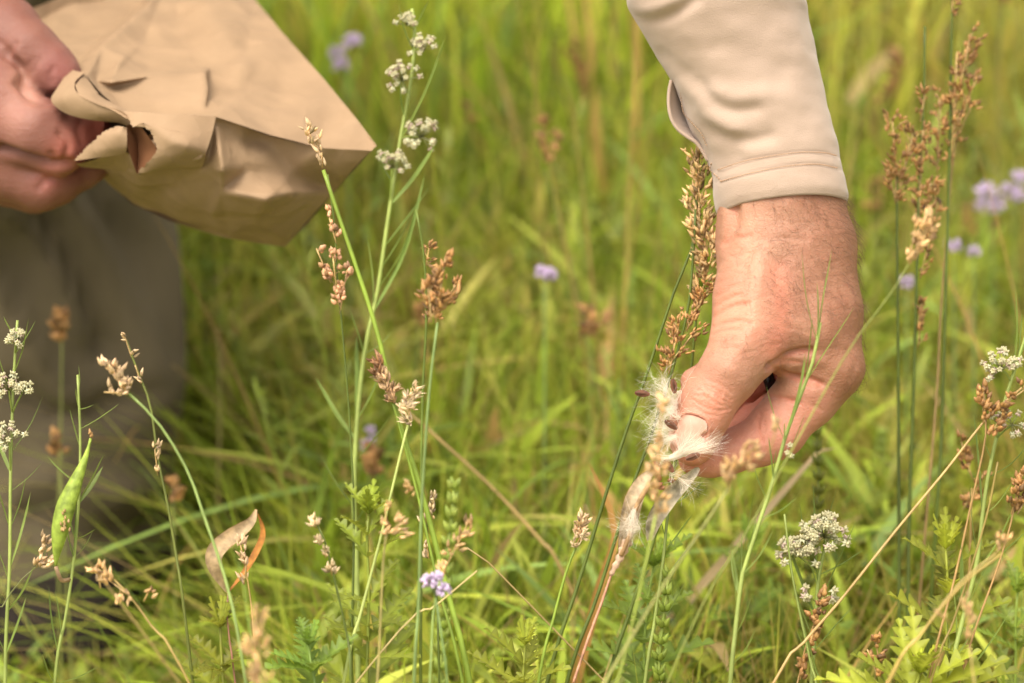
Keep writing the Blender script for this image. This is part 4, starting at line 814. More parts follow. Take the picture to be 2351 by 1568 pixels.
milkweed('tall soft-focus milkweed rising past the tip of the paper bag with five flower clusters', [(822, 1568), (818, 1300), (812, 1130), (820, 960), (838, 800), (866, 670), (885, 540), (900, 440), (922, 300), (944, 180), (952, 80), (945, 20)], 1.40, .0015,
         [(812, 1140, 735, 1042), (812, 1010, 724, 866), (825, 960, 818, 770), (838, 830, 900, 760), (838, 800, 800, 700), (855, 720, 840, 530), (860, 720, 975, 400), (870, 660, 960, 470), (880, 600, 950, 480), (890, 560, 985, 430), (900, 450, 1000, 330), (905, 420, 880, 380), (925, 300, 1022, 82), (935, 230, 900, 160), (948, 120, 915, 8), (950, 90, 985, 0), (930, 290, 920, 190), (815, 1080, 900, 950), (820, 960, 880, 830), (812, 1200, 880, 1100)],
         [(900, 450, 900, 385, 44, 18, 1), (924, 330, 968, 315, 46, 26, 1), (935, 230, 924, 185, 46, 22, 1), (948, 130, 972, 115, 36, 16, 1), (950, 70, 934, 58, 26, 12, 1)], col=C_MW*1.05, lw=.0014, seed_=3)
m4 = milkweed('slender milkweed crossing in front of the picking hand, nearly bare of flowers', [(1676, 1568), (1684, 1480), (1700, 1340), (1712, 1290), (1742, 1200), (1775, 1100), (1803, 1000), (1840, 900), (1865, 830), (1878, 765), (1882, 740)], 1.245, .00135,
         [(1878, 762, 1840, 576), (1880, 762, 1909, 572), (1876, 770, 1875, 648), (1856, 868, 1961, 704), (1852, 872, 1866, 720), (1810, 985, 1848, 806), (1808, 990, 1850, 818), (1808, 1000, 1758, 884), (1775, 1100, 1852, 940), (1772, 1105, 1764, 1000), (1770, 1110, 1782, 1030), (1742, 1200, 1830, 1140), (1755, 1150, 1728, 1060), (1712, 1290, 1736, 1180), (1708, 1300, 1730, 1130), (1700, 1345, 1680, 1260), (1702, 1340, 1775, 1215), (1690, 1430, 1676, 1250), (1688, 1450, 1728, 1360), (1680, 1540, 1735, 1440), (1804, 1010, 1801, 970), (1700, 1360, 1702, 1220)], lw=.0011, seed_=4)
fl_ = MB()
for (x, y) in ((1812, 1022), (1808, 1040), (1816, 1046)): flower(fl_, P(x, y, 1.238), unit(np.array([rnd(-.5, .5), -.5, .4])), .0010)
child(fl_, 'flower', M_FLOWER, m4.root)
milkweed('milkweed at the right edge with two white flower clusters high on the pale stem', [(2180, 1568), (2200, 1460), (2240, 1300), (2255, 1180), (2268, 1090), (2290, 990), (2312, 900), (2345, 800), (2375, 700)], 1.27, .0014,
         [(2258, 1180, 2234, 945), (2245, 1290, 2226, 1100), (2242, 1300, 2335, 1140), (2256, 1180, 2328, 1100), (2270, 1085, 2370, 1010), (2272, 1060, 2262, 1020), (2320, 880, 2330, 655), (2335, 830, 2400, 660), (2330, 840, 2345, 720), (2215, 1400, 2205, 1250), (2212, 1410, 2270, 1290), (2240, 1310, 2400, 1180), (2195, 1480, 2185, 1330), (2190, 1500, 2250, 1400), (2185, 1560, 2320, 1400), (2190, 1520, 2172, 1410)],
         [(2320, 870, 2298, 848, 44, 24, 1), (2285, 1010, 2322, 975, 30, 9, 1), (2290, 1000, 2285, 968, 22, 5, 1)], lw=.0011, seed_=5)
milkweed('short milkweed low at the right with two crowded white flower domes', [(1862, 1568), (1868, 1480), (1872, 1410), (1878, 1330), (1890, 1270), (1902, 1235)], 1.33, .0015,
         [(1876, 1350, 1834, 1150), (1878, 1340, 1866, 1110), (1872, 1410, 1800, 1220), (1874, 1400, 1968, 1190), (1868, 1470, 1818, 1330), (1880, 1300, 1920, 1120), (1865, 1500, 1960, 1390), (1880, 1330, 1985, 1260), (1864, 1540, 1824, 1440)],
         [(1880, 1330, 1832, 1276, 50, 30, 1), (1895, 1250, 1892, 1232, 54, 34, 1), (1875, 1390, 1840, 1362, 14, 3, .5), (1875, 1390, 1905, 1366, 18, 3, .5)], lw=.0013, seed_=6)
# ---- the milkweed being picked: stem, opened pod, floss
mg = milkweed('milkweed whose split dry pod spills white floss beneath the fingers', [(1480, 1568), (1500, 1440), (1520, 1300), (1530, 1200), (1540, 1120), (1548, 1060)], 1.305, .0012,
         [(1524, 1270, 1590, 1180), (1528, 1230, 1500, 1130), (1514, 1330, 1610, 1220), (1535, 1150, 1620, 1100), (1500, 1430, 1575, 1330), (1508, 1390, 1450, 1290)], seed_=8, col=C_MW*.9)
def shell(mb, path, wd, side, cup, col, n=28, m=9, mi=0):
    p = spline(path, n); t = np.linspace(0, 1, n); T = np.gradient(p, axis=0); V = []; 
    for i in range(n):
        s_ = unit(side-unit(T[i])*np.dot(side, unit(T[i]))); nn = unit(np.cross(s_, T[i])); w_ = wd*np.sin(np.pi*np.clip(.06+.92*t[i], 0, 1))**.8
        for k in range(m):
            a = (k/(m-1)-.5)*2*cup; V.append(p[i]+s_*w_*math.sin(a)/max(math.sin(min(cup, 1.57)), .3)+nn*w_*(math.cos(a)-1)*-1)
    V = np.array(V); F_ = [(i*m+k, i*m+k+1, (i+1)*m+k+1, (i+1)*m+k) for i in range(n-1) for k in range(m-1)]
    nrm = np.array([0, .0005, 0]); c = np.asarray(col)*(1+.15*np.array([noise.noise(Vector(v)*300) for v in V]))[:, None]; mb.add(V, F_, c, mi); mb.add(V+nrm, [f[::-1] for f in F_], c*np.array([.75, .6, .45]), mi)
sh = MB(); shell(sh, [P(1424, 1268, 1.295), P(1438, 1215, 1.290), P(1452, 1160, 1.287), P(1480, 1105, 1.290), P(1520, 1070, 1.295)], .0042, unit(np.array([1, 0, .25])), 1.1, (.44, .34, .21))
shell(sh, [P(1490, 1240, 1.302), P(1500, 1190, 1.297), P(1535, 1135, 1.294), P(1585, 1090, 1.294), P(1605, 1075, 1.297)], .0046, unit(np.array([.7, .2, -.6])), 1.0, (.46, .40, .29))
sh.tube(spline([P(1316, 1566, 1.27), P(1350, 1465, 1.276), P(1378, 1390, 1.283), P(1402, 1320, 1.29)], 20), .00065, (.42, .22, .13), 6)
sh.tube(spline([P(1402, 1320, 1.29), P(1412, 1300, 1.29), P(1425, 1275, 1.292), P(1440, 1240, 1.294)], 16), np.linspace(.0010, .0026, 16)*(1+.25*np.sin(np.arange(16)*1.9)), (.55, .38, .25), 9)
sh.tube(spline([P(1425, 1275, 1.29), P(1450, 1215, 1.287), P(1460, 1165, 1.283), P(1490, 1110, 1.281)], 14), .0011, (.40, .25, .12), 7)
for k in range(7): sh.drop(P(1524+rnd(-16, 14), 1095+rnd(-25, 40), 1.286), (rnd(-1, 1), rnd(-.3, .3), rnd(-.2, 1)), .005, .0013, jitter((.36, .17, .08)), 6)
mg.part(sh, 'split_pod', M_HUSK)
def floss(mb, c, dr, L, n, spread=.5, curl=.35, r=.00006, lo_=.4):
    dr = unit(dr); spread *= .8; curl *= 3.6; n = int(n*.9); r *= .8; L *= 1.1
    for i in range(n):
        d_ = unit(dr+RNG.normal(0, spread, 3)); p = np.asarray(c, float)+RNG.normal(0, .0006, 3); L_ = L*RNG.uniform(lo_, 1.05); k_ = RNG.normal(0, curl, 3); pts = [p]
        for s_ in range(6): p = p+d_*L_/6; pts.append(p); d_ = unit(d_+k_*.2*(s_+.3)/2+RNG.normal(0, .10, 3))
        mb.tube(pts, np.array([1, .95, .9, .8, .7, .6, .4])*r, np.array([.86, .82, .74])*RNG.uniform(.9, 1.08), 3, cap=False)
fm_ = MB(); floss(fm_, P(1466, 1215, 1.282), (-.5, -.4, .4), 0.0163, 85, .55, .5); floss(fm_, P(1456, 1170, 1.280), (-.2, -.4, -.9), 0.0175, 60, .35, .4); floss(fm_, P(1540, 1090, 1.283), (.3, -.5, .5), 0.0125, 45, .6); floss(fm_, P(1560, 1100, 1.283), (.8, -.2, -.4), 0.0150, 45, .4)
mg.part(fm_, 'floss', M_FLOSS)
def seed_tuft(label, seedp, fl, disc=None):
    r0 = thing('milkweed_seed', label, 'seed tuft', P(*seedp), 'silky milkweed seeds at the fingertips'); sm_ = MB()
    for (x, y, d, dx, dy) in (disc or []):
        c = P(x, y, d); a = unit(RIGHT*dx-UPV*dy); u = unit(FWD*.8+RIGHT*.2); sm_.blade(spline([c-a*.0034, c, c+a*.0034], 9), .0016*np.sin(np.pi*np.linspace(.05, .95, 9))**.6, unit(np.cross(a, u)), (.13, .048, .02), .3); sm_.drop(c-a*.003-FWD*.0003, a, .005, .0005, (.08, .03, .012), 7)
    if sm_.n: child(sm_, 'seed', M_SEED, r0)
    mb = MB()
    for a in fl: floss(mb, P(*a[0]), RIGHT*a[1][0]-UPV*a[1][1]+FWD*a[1][2], *a[2:])
    child(mb, 'floss', M_FLOSS, r0); return r0
seed_tuft('upper seed tuft, white silk fanning left with two red-brown seeds, beside the thumb', (1520, 905, 1.285),
          [((1552, 925, 1.288), (-1, -.35, -.1), .021, 110, .5, .55), ((1530, 900, 1.283), (-.6, -.9, -.1), .016, 60, .5, .5), ((1550, 935, 1.286), (-.8, .35, -.3), .018, 70, .45, .6), ((1560, 900, 1.285), (-.5, .2, -.3), .013, 50, .7, .5)], [(1546, 886, 1.279, .15, 1), (1474, 903, 1.281, 1, .1)])
seed_tuft('middle seed tuft of white silk spreading left of the thumb nail', (1545, 1000, 1.284),
          [((1545, 985, 1.284), (-1, -.2, -.1), .018, 90, .5, .55), ((1550, 1000, 1.282), (-1, .4, -.2), .019, 80, .45, .55), ((1560, 960, 1.283), (-.6, -.6, -.3), .016, 50, .5)], [(1540, 975, 1.279, .9, .6)])
seed_tuft('lower seed tuft, a glossy white silk plume lying across the forefinger', (1545, 1052, 1.276),
          [((1540, 1052, 1.276), (1, -.35, -.02), .025, 130, .09, .05, .00006, .6), ((1548, 1045, 1.273), (1, -.75, -.2), .017, 60, .22, .3), ((1545, 1050, 1.276), (-1, .12, -.1), .013, 60, .3, .3), ((1560, 1035, 1.273), (.3, -1, -.2), .014, 40, .35, .4)], [(1590, 1048, 1.270, 1, -.35), (1535, 1070, 1.277, .6, .8)])

# ---- rushes
rush('rush with dense drooping brown heads pressed against the cuff and wrist', [(1255, 1568), (1330, 1330), (1420, 1040), (1490, 840), (1550, 660), (1590, 560), (1600, 420), (1604, 345)], 1.335, .0012,
     [(1606, 560, 1602, 352, 52, 170), (1622, 640, 1618, 500, 44, 110), (1598, 720, 1640, 560, 34, 80)], L=.0046, r=.0008, hcol=C_TAN*.92)
rush('rush stem beside the wrist with a loose cluster of brown husks halfway down', [(1300, 1568), (1370, 1370), (1440, 1150), (1500, 980), (1548, 830), (1580, 700), (1592, 560), (1596, 480)], 1.33, .0012,
     [(1575, 760, 1632, 650, 26, 60), (1535, 860, 1560, 735, 42, 60), (1525, 850, 1595, 760, 32, 40)], L=.0036, hcol=C_BR*1.25)
rush('thin rush leaning behind the floss, bare green and upright', [(1395, 1568), (1440, 1420), (1500, 1240), (1545, 1080), (1580, 900), (1600, 700)], 1.35, .0013, [(1598, 720, 1603, 640, 14, 15)], col=C_RUSH*1.2)
rush('rush left of the right-hand clump with a forked brown head', [(2062, 1480), (2063, 1300), (2062, 1000), (2060, 700), (2058, 460), (2060, 380)], 1.42, .0013, [(2058, 480, 2048, 270, 40, 80), (2062, 450, 2096, 300, 44, 80), (2056, 470, 2040, 390, 24, 40)], col=C_RUSH*.9)
rush('tallest middle rush of the right-hand clump, its head reaching above the cuff', [(2082, 1490), (2086, 1200), (2096, 900), (2104, 620), (2110, 400), (2120, 230), (2122, 60)], 1.42, .0013, [(2108, 520, 2118, 300, 40, 110), (2112, 280, 2126, 200, 20, 24), (2120, 560, 2136, 420, 34, 70), (2106, 760, 2114, 690, 14, 24), (2106, 800, 2120, 690, 18, 26), (2112, 640, 2130, 560, 26, 24)])
rush('rush of the right-hand clump with the high head by the frame top', [(2148, 1200), (2160, 1000), (2172, 600), (2180, 300), (2184, 60), (2186, -60)], 1.43, .0013, [(2184, 380, 2196, 120, 44, 60), (2190, 260, 2225, 90, 46, 100), (2196, 300, 2236, 190, 44, 50), (2184, 40, 2188, -30, 20, 20), (2150, 400, 2158, 230, 36, 80), (2150, 520, 2144, 420, 22, 36)])
rush('reddish dry rush stem standing in the right-hand clump', [(2125, 1200), (2150, 900), (2160, 700), (2186, 380), (2205, 260)], 1.435, .0009, [(2190, 330, 2236, 230, 22, 18)], col=C_STRAW*.7)
rush('thin rush with small knobbly brown heads in front of the bag corner', [(806, 1568), (812, 1200), (804, 1000), (796, 880), (782, 720), (774, 640), (768, 520), (752, 400)], 1.34, .0008,
     [(776, 700, 764, 590, 44, 40), (772, 560, 756, 500, 30, 16), (780, 720, 796, 620, 24, 20), (760, 650, 726, 570, 16, 18)], L=.0032, r=.0011, hcol=(.56, .31, .16))
rush('upright rush left of centre with a small rayed brown tuft', [(965, 1568), (966, 1350), (966, 1150), (970, 900), (978, 740), (974, 600), (962, 520), (955, 480)], 1.36, .0010, [(978, 610, 986, 560, 18, 20), (985, 740, 1004, 650, 18, 26), (996, 730, 1056, 640, 13, 26)], col=C_RUSH*1.3)
rush('pale straw-coloured rush head standing close to the camera left of centre', [(950, 1568), (960, 1400), (968, 1150), (985, 900), (1004, 740)], 1.21, .0011, [(1000, 740, 1022, 590, 26, 70), (990, 740, 982, 650, 26, 50), (1002, 720, 1050, 670, 18, 20)], col=(.17, .24, .07), L=.0042, r=.0008) 
# ---- sedges and grasses with a name of their own
rush('triangular green sedge stalk topped by a pale dry head before the bag', [(1078, 1568), (1030, 1370), (968, 1130), (905, 930), (868, 770), (820, 620), (772, 480), (742, 390)], 1.27, .0017,
     [(740, 385, 738, 350, 14, 14), (728, 350, 708, 300, 12, 26)], col=C_SED, group='sedges with dry heads', name='sedge', cat='sedge', L=.0045, r=.00075, twig=False)
rush('sedge with a dark brown bristly head at the middle of the picture', [(1062, 1568), (1010, 1360), (962, 1150), (925, 1010), (905, 935), (895, 905)], 1.265, .0011, [(904, 930, 880, 860, 10, 45, dict(burst=True, col=(.42, .27, .14))), (876, 870, 868, 828, 7, 30, dict(col=(.28, .14, .06)))],
     col=C_SED*.85, group='sedges with dry heads', name='sedge', cat='sedge', L=.0045, r=.00075)
rush('pale yellow grass stalk with a bleached white head left of the floss', [(788, 1568), (830, 1400), (872, 1240), (910, 1080), (936, 975)], 1.26, .0011, [(938, 970, 944, 890, 5, 26, dict(burst=True, col=(.70, .54, .33)))], col=(.36, .42, .12), group='sedges with dry heads', name='sedge', cat='sedge', L=.0048, r=.0007)
rush('sedge with a fan-shaped tan head before the trouser leg', [(560, 1540), (520, 1340), (470, 1190), (430, 1080), (370, 980), (320, 925), (296, 903)], 1.22, .0011, [(292, 903, 246, 838, 14, 40), (292, 903, 238, 900, 9, 14), (285, 902, 290, 872, 9, 14)], col=(.24, .32, .09), group='sedges with dry heads', name='sedge', cat='sedge', L=.0042, r=.0008)
rush('thin dark sedge with spaced spikelets crossing the trouser leg', [(425, 1420), (405, 1280), (385, 1160), (362, 1050), (345, 930), (315, 850), (290, 780)], 1.33, .0010, [(302, 820, 286, 772, 7, 12), (362, 1090, 355, 1030, 9, 16), (324, 880, 310, 838, 4, 6)], col=(.13, .15, .03), group='sedges with dry heads', name='sedge', cat='sedge')
rush('green sedge with a single bushy brown tip left of the split pod', [(1235, 1568), (1270, 1420), (1300, 1310), (1324, 1250)], 1.285, .0012, [(1326, 1225, 1338, 1188, 14, 55), (1322, 1252, 1336, 1225, 13, 18, dict(col=C_PALE, burst=True))], col=C_SED*.9, group='sedges with dry heads', name='sedge', cat='sedge', L=.0036)
rush('brown husk sprig leaning beside the green pod', [(-40, 1460), (0, 1400), (40, 1340), (84, 1300)], 1.275, .0006, [(84, 1302, 104, 1240, 14, 26), (90, 1300, 130, 1285, 10, 16)], col=(.16, .17, .05), group='sedges with dry heads', name='sedge', cat='sedge', L=.0045, r=.0008)
rush('stalk with three pale empty husks left of the pink-tipped foreground spike', [(1008, 1568), (1004, 1420), (998, 1310), (985, 1270), (980, 1200), (992, 1130)], 1.275, .0008, [(984, 1282, 978, 1245, 6, 14, dict(col=C_PALE)), (988, 1200, 993, 1130, 5, 22, dict(col=C_PALE)), (978, 1230, 970, 1180, 3, 8, dict(col=C_PALE))], group='sedges with dry heads', name='sedge', cat='sedge')
rush('yellow-brown sedge with four knotted pale heads beside the lobed leaves', [(805, 1568), (800, 1480), (770, 1340), (745, 1240), (726, 1200)], 1.23, .0009, [(724, 1212, 722, 1196, 6, 16, dict(col=C_PALE)), (735, 1250, 732, 1238, 7, 16, dict(col=C_PALE)), (748, 1280, 745, 1262, 5, 10, dict(col=C_PALE)), (762, 1320, 758, 1298, 7, 18, dict(col=C_PALE))], group='sedges with dry heads', name='sedge', cat='sedge')
# foreground, out of focus, close to the lens
FG = 'out-of-focus dry heads near the lens'
rush('blurred tan dry head hanging before the split pod and fingers', [(1390, 1700), (1440, 1480), (1480, 1300), (1505, 1180)], 1.14, .0009, [(1505, 1180, 1520, 900, 14, 60), (1505, 1190, 1512, 1070, 28, 60)], col=(.30, .36, .06), group=FG, name='dry_grass_head', cat='grass head', L=.0040, r=.0009)
rush('blurred tan forked head below the forefinger on a long leaning stalk', [(1180, 1900), (1330, 1660), (1500, 1380), (1600, 1230), (1672, 1120)], 1.13, .0010, [(1672, 1120, 1662, 1070, 12, 26), (1672, 1120, 1718, 1010, 16, 44), (1690, 1080, 1745, 1035, 12, 20), (1765, 1040, 1790, 960, 7, 14)], col=(.30, .30, .09), group=FG, name='dry_grass_head', cat='grass head', L=.0040, r=.0009)
rush('blurred orange-tan spike at the bottom edge left of centre', [(600, 1760), (600, 1640), (596, 1570)], 1.08, .0010, [(598, 1600, 588, 1430, 24, 110)], col=(.30, .2, .06), group=FG, name='dry_grass_head', cat='grass head', L=.0045, r=.00075)
rush('blurred straw panicle on a slanting stalk right of the wrist', [(1560, 1500), (1720, 1210), (1830, 1010), (1950, 800), (2040, 680), (2086, 605)], 1.17, .00055, [(2086, 605, 2100, 520, 22, 44), (2088, 605, 2140, 500, 24, 60)], col=(.25, .28, .06), group=FG, name='dry_grass_head', cat='grass head', L=.0042, r=.0009)
rush('blurred small tan tuft low at the right corner', [(2040, 1568), (2110, 1460), (2200, 1340), (2285, 1270)], 1.18, .0008, [(2285, 1270, 2310, 1245, 22, 30)], col=(.4, .3, .1), group=FG, name='dry_grass_head', cat='grass head')
rush('blurred orange husk cluster over the lower right milkweed stem', [(2260, 1700), (2240, 1600), (2225, 1480)], 1.12, .0007, [(2225, 1470, 2215, 1380, 26, 40), (2180, 1430, 2165, 1415, 10, 10)], col=(.4, .3, .1), group=FG, name='dry_grass_head', cat='grass head')
rush('blurred golden brown clustered husk heads left of the centre spike', [(860, 1700), (870, 1500), (880, 1280), (890, 1210)], 1.19, .0008, [(888, 1220, 884, 1165, 15, 24), (885, 1225, 925, 1200, 16, 26), (870, 1222, 930, 1222, 12, 20), (938, 1130, 938, 1115, 12, 18)], col=(.3, .25, .08), group=FG, name='dry_grass_head', cat='grass head')
rush('blurred rosy tan spike with bristles above the purple flower', [(985, 1640), (990, 1500), (995, 1400), (1010, 1330)], 1.20, .0010, [(1008, 1330, 1080, 1190, 12, 60)], col=(.25, .34, .09), group=FG, name='dry_grass_head', cat='grass head', L=.004)
rush('twisted blurred brown leaf-like head low before the boot', [(430, 1560), (350, 1440), (300, 1370), (262, 1330)], 1.22, .0009, [(262, 1340, 220, 1310, 14, 36), (262, 1340, 300, 1370, 12, 20), (330, 1380, 345, 1350, 8, 10), (230, 1350, 225, 1295, 8, 20)], col=(.35, .25, .08), group=FG, name='dry_grass_head', cat='grass head', L=.0045, r=.0008)
# right edge brown sprays
RS = 'brown husk sprays at the right'
for lab, pts, hd, d in (('brown husk spray with reddish stem along the right milkweed, upper one', [(2130, 1568), (2190, 1330), (2230, 1150), (2262, 1000), (2258, 900)], [(2256, 950, 2258, 890, 16, 20), (2270, 1000, 2310, 940, 20, 26), (2262, 960, 2350, 895, 14, 20), (2256, 970, 2262, 930, 16, 12)], 1.26),
                        ('brown husk spray at the right frame edge beside the lobed leaves', [(2200, 1568), (2290, 1300), (2320, 1200), (2335, 1120)], [(2320, 1180, 2350, 1080, 22, 44), (2335, 1180, 2370, 1120, 20, 30)], 1.27),
                        ('soft rusty husk spray behind the right milkweed stem', [(2215, 1568), (2225, 1300), (2230, 1120)], [(2232, 1100, 2205, 1010, 24, 34), (2225, 1160, 2255, 1090, 20, 20), (2210, 1170, 2230, 1130, 16, 10)], 1.40)):
    rush(lab, pts, d, .0008, hd, col=(.36, .22, .08), group=RS, name='husk_spray', cat='husk spray', L=.004, r=.0011)
for lab, pts, hd, d in (('jointed brown seed spike under the low white flower domes', [(1800, 1640), (1830, 1568), (1850, 1480), (1890, 1380)], [(1836, 1560, 1890, 1370, 13, 90)], 1.315), ('second jointed brown seed spike, short, near the bottom right', [(2030, 1640), (2022, 1568), (2014, 1520)], [(2020, 1560, 2010, 1460, 9, 30), (2030, 1590, 1990, 1490, 7, 12)], 1.31)):
    rush(lab, pts, d, .0007, hd, col=(.36, .22, .08), group='jointed seed spikes', name='seed_spike', cat='seed spike', L=.0038, r=.0012)
# straw lines
def straw(label, pts, d, r, col, mb_extra=None):
    p = Plant('dry_stalk', label, 'stalk', 'single bare stalks', pts, d, r, col, 60, .6); return p
straw('long straw stalk slanting from the lower centre right up to the right edge', [(1775, 1568), (1840, 1480), (1935, 1370), (2050, 1225), (2170, 1080), (2265, 960), (2345, 890)], 1.265, .0008, C_STRAW*1.1)
straw('speckled brown stalk slanting at the lower right corner', [(2135, 1568), (2190, 1420), (2260, 1200), (2290, 1060)], 1.25, .0007, (.26, .19, .05))
straw('blurred yellow straw stalk rising from bottom right towards the right edge', [(2020, 1600), (2110, 1460), (2210, 1340), (2300, 1270)], 1.17, .0009, (.42, .30, .08))
straw('blurred straw stalk sloping down across the centre of the meadow', [(1290, 1310), (1240, 1240), (1130, 1120), (1010, 1010), (930, 940)], 1.50, .0013, (.36, .25, .09))
straw('thin brown stalk sloping right behind the brown sedge tip', [(1560, 1420), (1480, 1350), (1400, 1250), (1340, 1160)], 1.6, .0012, (.34, .2, .1))
straw('curved reddish stalk bending under the centre green sedge', [(1120, 1290), (1080, 1272), (1060, 1268)], 1.32, .0006, (.35, .25, .1))
straw('thin green stem crossing the lower centre right diagonally', [(1880, 1620), (1860, 1520), (1820, 1330), (1800, 1180)], 1.30, .0008, C_MW*.8)
straw('dark green stem rising just right of the split pod', [(1900, 1640), (1870, 1530), (1830, 1380), (1812, 1290)], 1.31, .0008, C_RUSH*1.3)
straw('yellow-tan straw running low across the lobed leaves', [(880, 1490), (1000, 1390), (1095, 1310)], 1.24, .0006, (.48, .38, .16))
straw('reddish green stem right of the trouser leg, bare and blurred', [(500, 1200), (505, 900), (500, 750)], 1.75, .0012, (.22, .18, .05))

# broad wilted blades
def blade_thing(label, pts, d, w, col, group='wide soft blades', name='grass_blade', side=None, cat='grass blade', mat=None):
    w_ = world_path(pts, d) if pts[0][1] > 900 else np.array([P(p[0], p[1], p[2] if len(p) > 2 else d) for p in pts]); root = thing(name, label, cat, w_[0], group); mb = MB(); n = 24; p = spline(w_, n)
    mb.blade(p, w*np.sin(np.pi*np.linspace(.12, 1, n))**.5+.0001, side if side is not None else RIGHT+FWD*.3, np.asarray(col)*np.linspace(.9, 1.1, n)[:, None], .3); child(mb, 'leaf_blade', mat or M_GRASS, root); return root
for i, (pts, d, w, c, lab) in enumerate([
    ([(640, 1200), (650, 900), (655, 700), (600, 560)], 2.0, .004, (.13, .24, .05), 'wide green blade right of the trouser leg, arching left'),
    ([(660, 1200), (670, 850), (700, 650), (820, 600)], 2.0, .0045, (.16, .27, .07), 'wide green blade right of the trouser leg, arching right'),
    ([(640, 1200), (610, 950), (560, 800), (530, 700)], 1.98, .004, (.13, .23, .05), 'wide green blade fanning left towards the trouser leg'),
    ([(650, 1250), (660, 1000), (700, 880), (800, 840)], 1.95, .0035, (.20, .30, .09), 'pale short blade curling right below the bag'),
    ([(1380, 1330), (1410, 1250), (1400, 1170), (1350, 1060)], 1.42, .0032, (.40, .22, .07), 'brown dying blade left of the split pod'),
    ([(1000, 950), (1100, 540), (1180, 300), (1290, 180)], 2.3, .006, (.26, .34, .11), 'long pale blade sweeping up through the upper middle'),
    ([(1280, 950), (1230, 480), (1180, 240), (1150, 60)], 2.4, .006, (.22, .32, .09), 'long pale blade leaning left in the upper middle'),
    ([(1480, 900), (1420, 500), (1330, 320), (1200, 260)], 2.3, .005, (.22, .34, .08), 'light blade bending left beside the sleeve'),
    ([(1000, 950), (1030, 330), (1100, 150), (1230, 80)], 2.5, .006, (.28, .36, .13), 'soft light blade rising towards the frame top'),
    ([(740, 950), (790, 600), (850, 460), (960, 380)], 2.2, .005, (.18, .30, .07), 'green blade arching behind the bag tip'),
    ([(2250, 950), (2200, 500), (2260, 250), (2350, 120)], 2.5, .006, (.16, .28, .07), 'soft green blade behind the right rushes'),
    ]): blade_thing(lab, pts, d, w, c)
for pts, d, w, c, lab in [([(1945, 232), (2000, 160), (2068, 108)], 2.1, .006, (.62, .48, .24), 'pale bleached blade high behind the cuff'),
    ([(1252, 548), (1290, 500), (1325, 465)], 2.1, .007, (.62, .47, .26), 'short bleached blade in the centre background'), ([(1180, 540), (1195, 500), (1215, 450)], 2.2, .006, (.50, .42, .22), 'fainter bleached blade left of the short bleached one'),
    ([(655, 690), (690, 702), (718, 715)], 2.1, .007, (.50, .40, .17), 'tan scrap lying right of the trouser leg'), ([(1160, 990), (1310, 975), (1360, 1000)], 1.75, .0035, (.50, .36, .15), 'bent straw lying in the grass left of the floss'), ([(1380, 1020), (1410, 1040), (1440, 1060)], 1.7, .0035, (.5, .36, .16), 'short straw scrap left of the floss'),
    ([(1860, 1055), (1890, 1035), (1920, 1028)], 1.5, .003, (.6, .45, .3), 'bleached husk blade below the knuckle'),
    ([(1110, 800), (1170, 700), (1235, 590)], 2.1, .0022, (.46, .40, .16), 'thin straw blade leaning right in the middle distance')]:
    blade_thing(lab, pts, d, w, c, 'bleached blades and scraps', 'withered_straw', cat='straw')
    
# dry split pod, left of centre
dp = Plant('dry_pod', 'papery curled dry pod, cream and orange, on a short stalk left of centre', 'seed pod', None, [(540, 1568), (528, 1480), (520, 1400), (524, 1355)], 1.33, .0008, (.30, .14, .09), 24)
s2 = MB(); shell(s2, [P(524, 1358, 1.33), P(498, 1305, 1.325), P(494, 1270, 1.325), P(530, 1235, 1.33), P(575, 1200, 1.332), P(588, 1170, 1.334)], .0042, unit(np.array([1, -.3, -.35])), 1.0, (.36, .26, .14))
dp.part(s2, 'pod_shell', M_HUSK)
s3 = MB(); shell(s3, [P(526, 1358, 1.332), P(565, 1310, 1.335), P(598, 1250, 1.336), P(604, 1215, 1.336), P(592, 1180, 1.336)], .0022, unit(np.array([.8, -.3, .5])), .8, (.50, .22, .05)); dp.part(s3, 'pod_shell', M_HUSK)
rush('slim dry stalk with bleached husks behind the curled dry pod', [(590, 1568), (580, 1420), (568, 1330), (556, 1270)], 1.32, .0007, [(560, 1340, 566, 1290, 5, 12), (562, 1300, 552, 1250, 11, 22)], col=(.42, .28, .09), group='sedges with dry heads', name='sedge', cat='sedge', L=.0045)

# ---- lobed-leaf plants (ragweed-like)
def lobed_leaf(mb, base, dr, L, W, up, col, lobes=6, droop=.25, n=None):
    dr = unit(dr); up = unit(up-dr*np.dot(up, dr)); sd_ = np.cross(dr, up); per = 7; n = lobes*per+1; V = []; t = np.linspace(0, 1, n); c0 = jitter(col, .15)
    for i, q in enumerate(t):
        u = (q*lobes) % 1; env = np.sin(np.pi*min(1, q*.86+.14))**.75*(1-.25*q)
        lob = (.22+.78*max(0, min(u/.62, (1-u)/.38))**.9) if q < .985 else .1; w_ = W*env*lob; sweep = L/lobes*.85*lob*env
        c = np.asarray(base)+dr*L*q*(1-.06*q)-np.array([0, 0, 1])*droop*L*q*q; wav = W*.12*math.sin(q*20)
        for s_ in (-1, 1):
            V += [c+sd_*s_*w_+dr*sweep*.8+up*(w_*.32+wav*s_*.5), c+sd_*s_*w_*.5+dr*sweep*.3+up*w_*.26]
        V.append(c)
    V = np.array(V); F_ = []
    for i in range(n-1):
        a, b = 5*i, 5*(i+1); F_ += [(a, a+1, b+1, b), (a+1, a+4, b+4, b+1), (a+4, a+3, b+3, b+4), (a+3, a+2, b+2, b+3)]
    cc = np.tile(c0, (len(V), 1)); cc[4::5] *= 1.35; mb.add(V, F_, cc)
C_RW = np.array([.20, .245, .035])
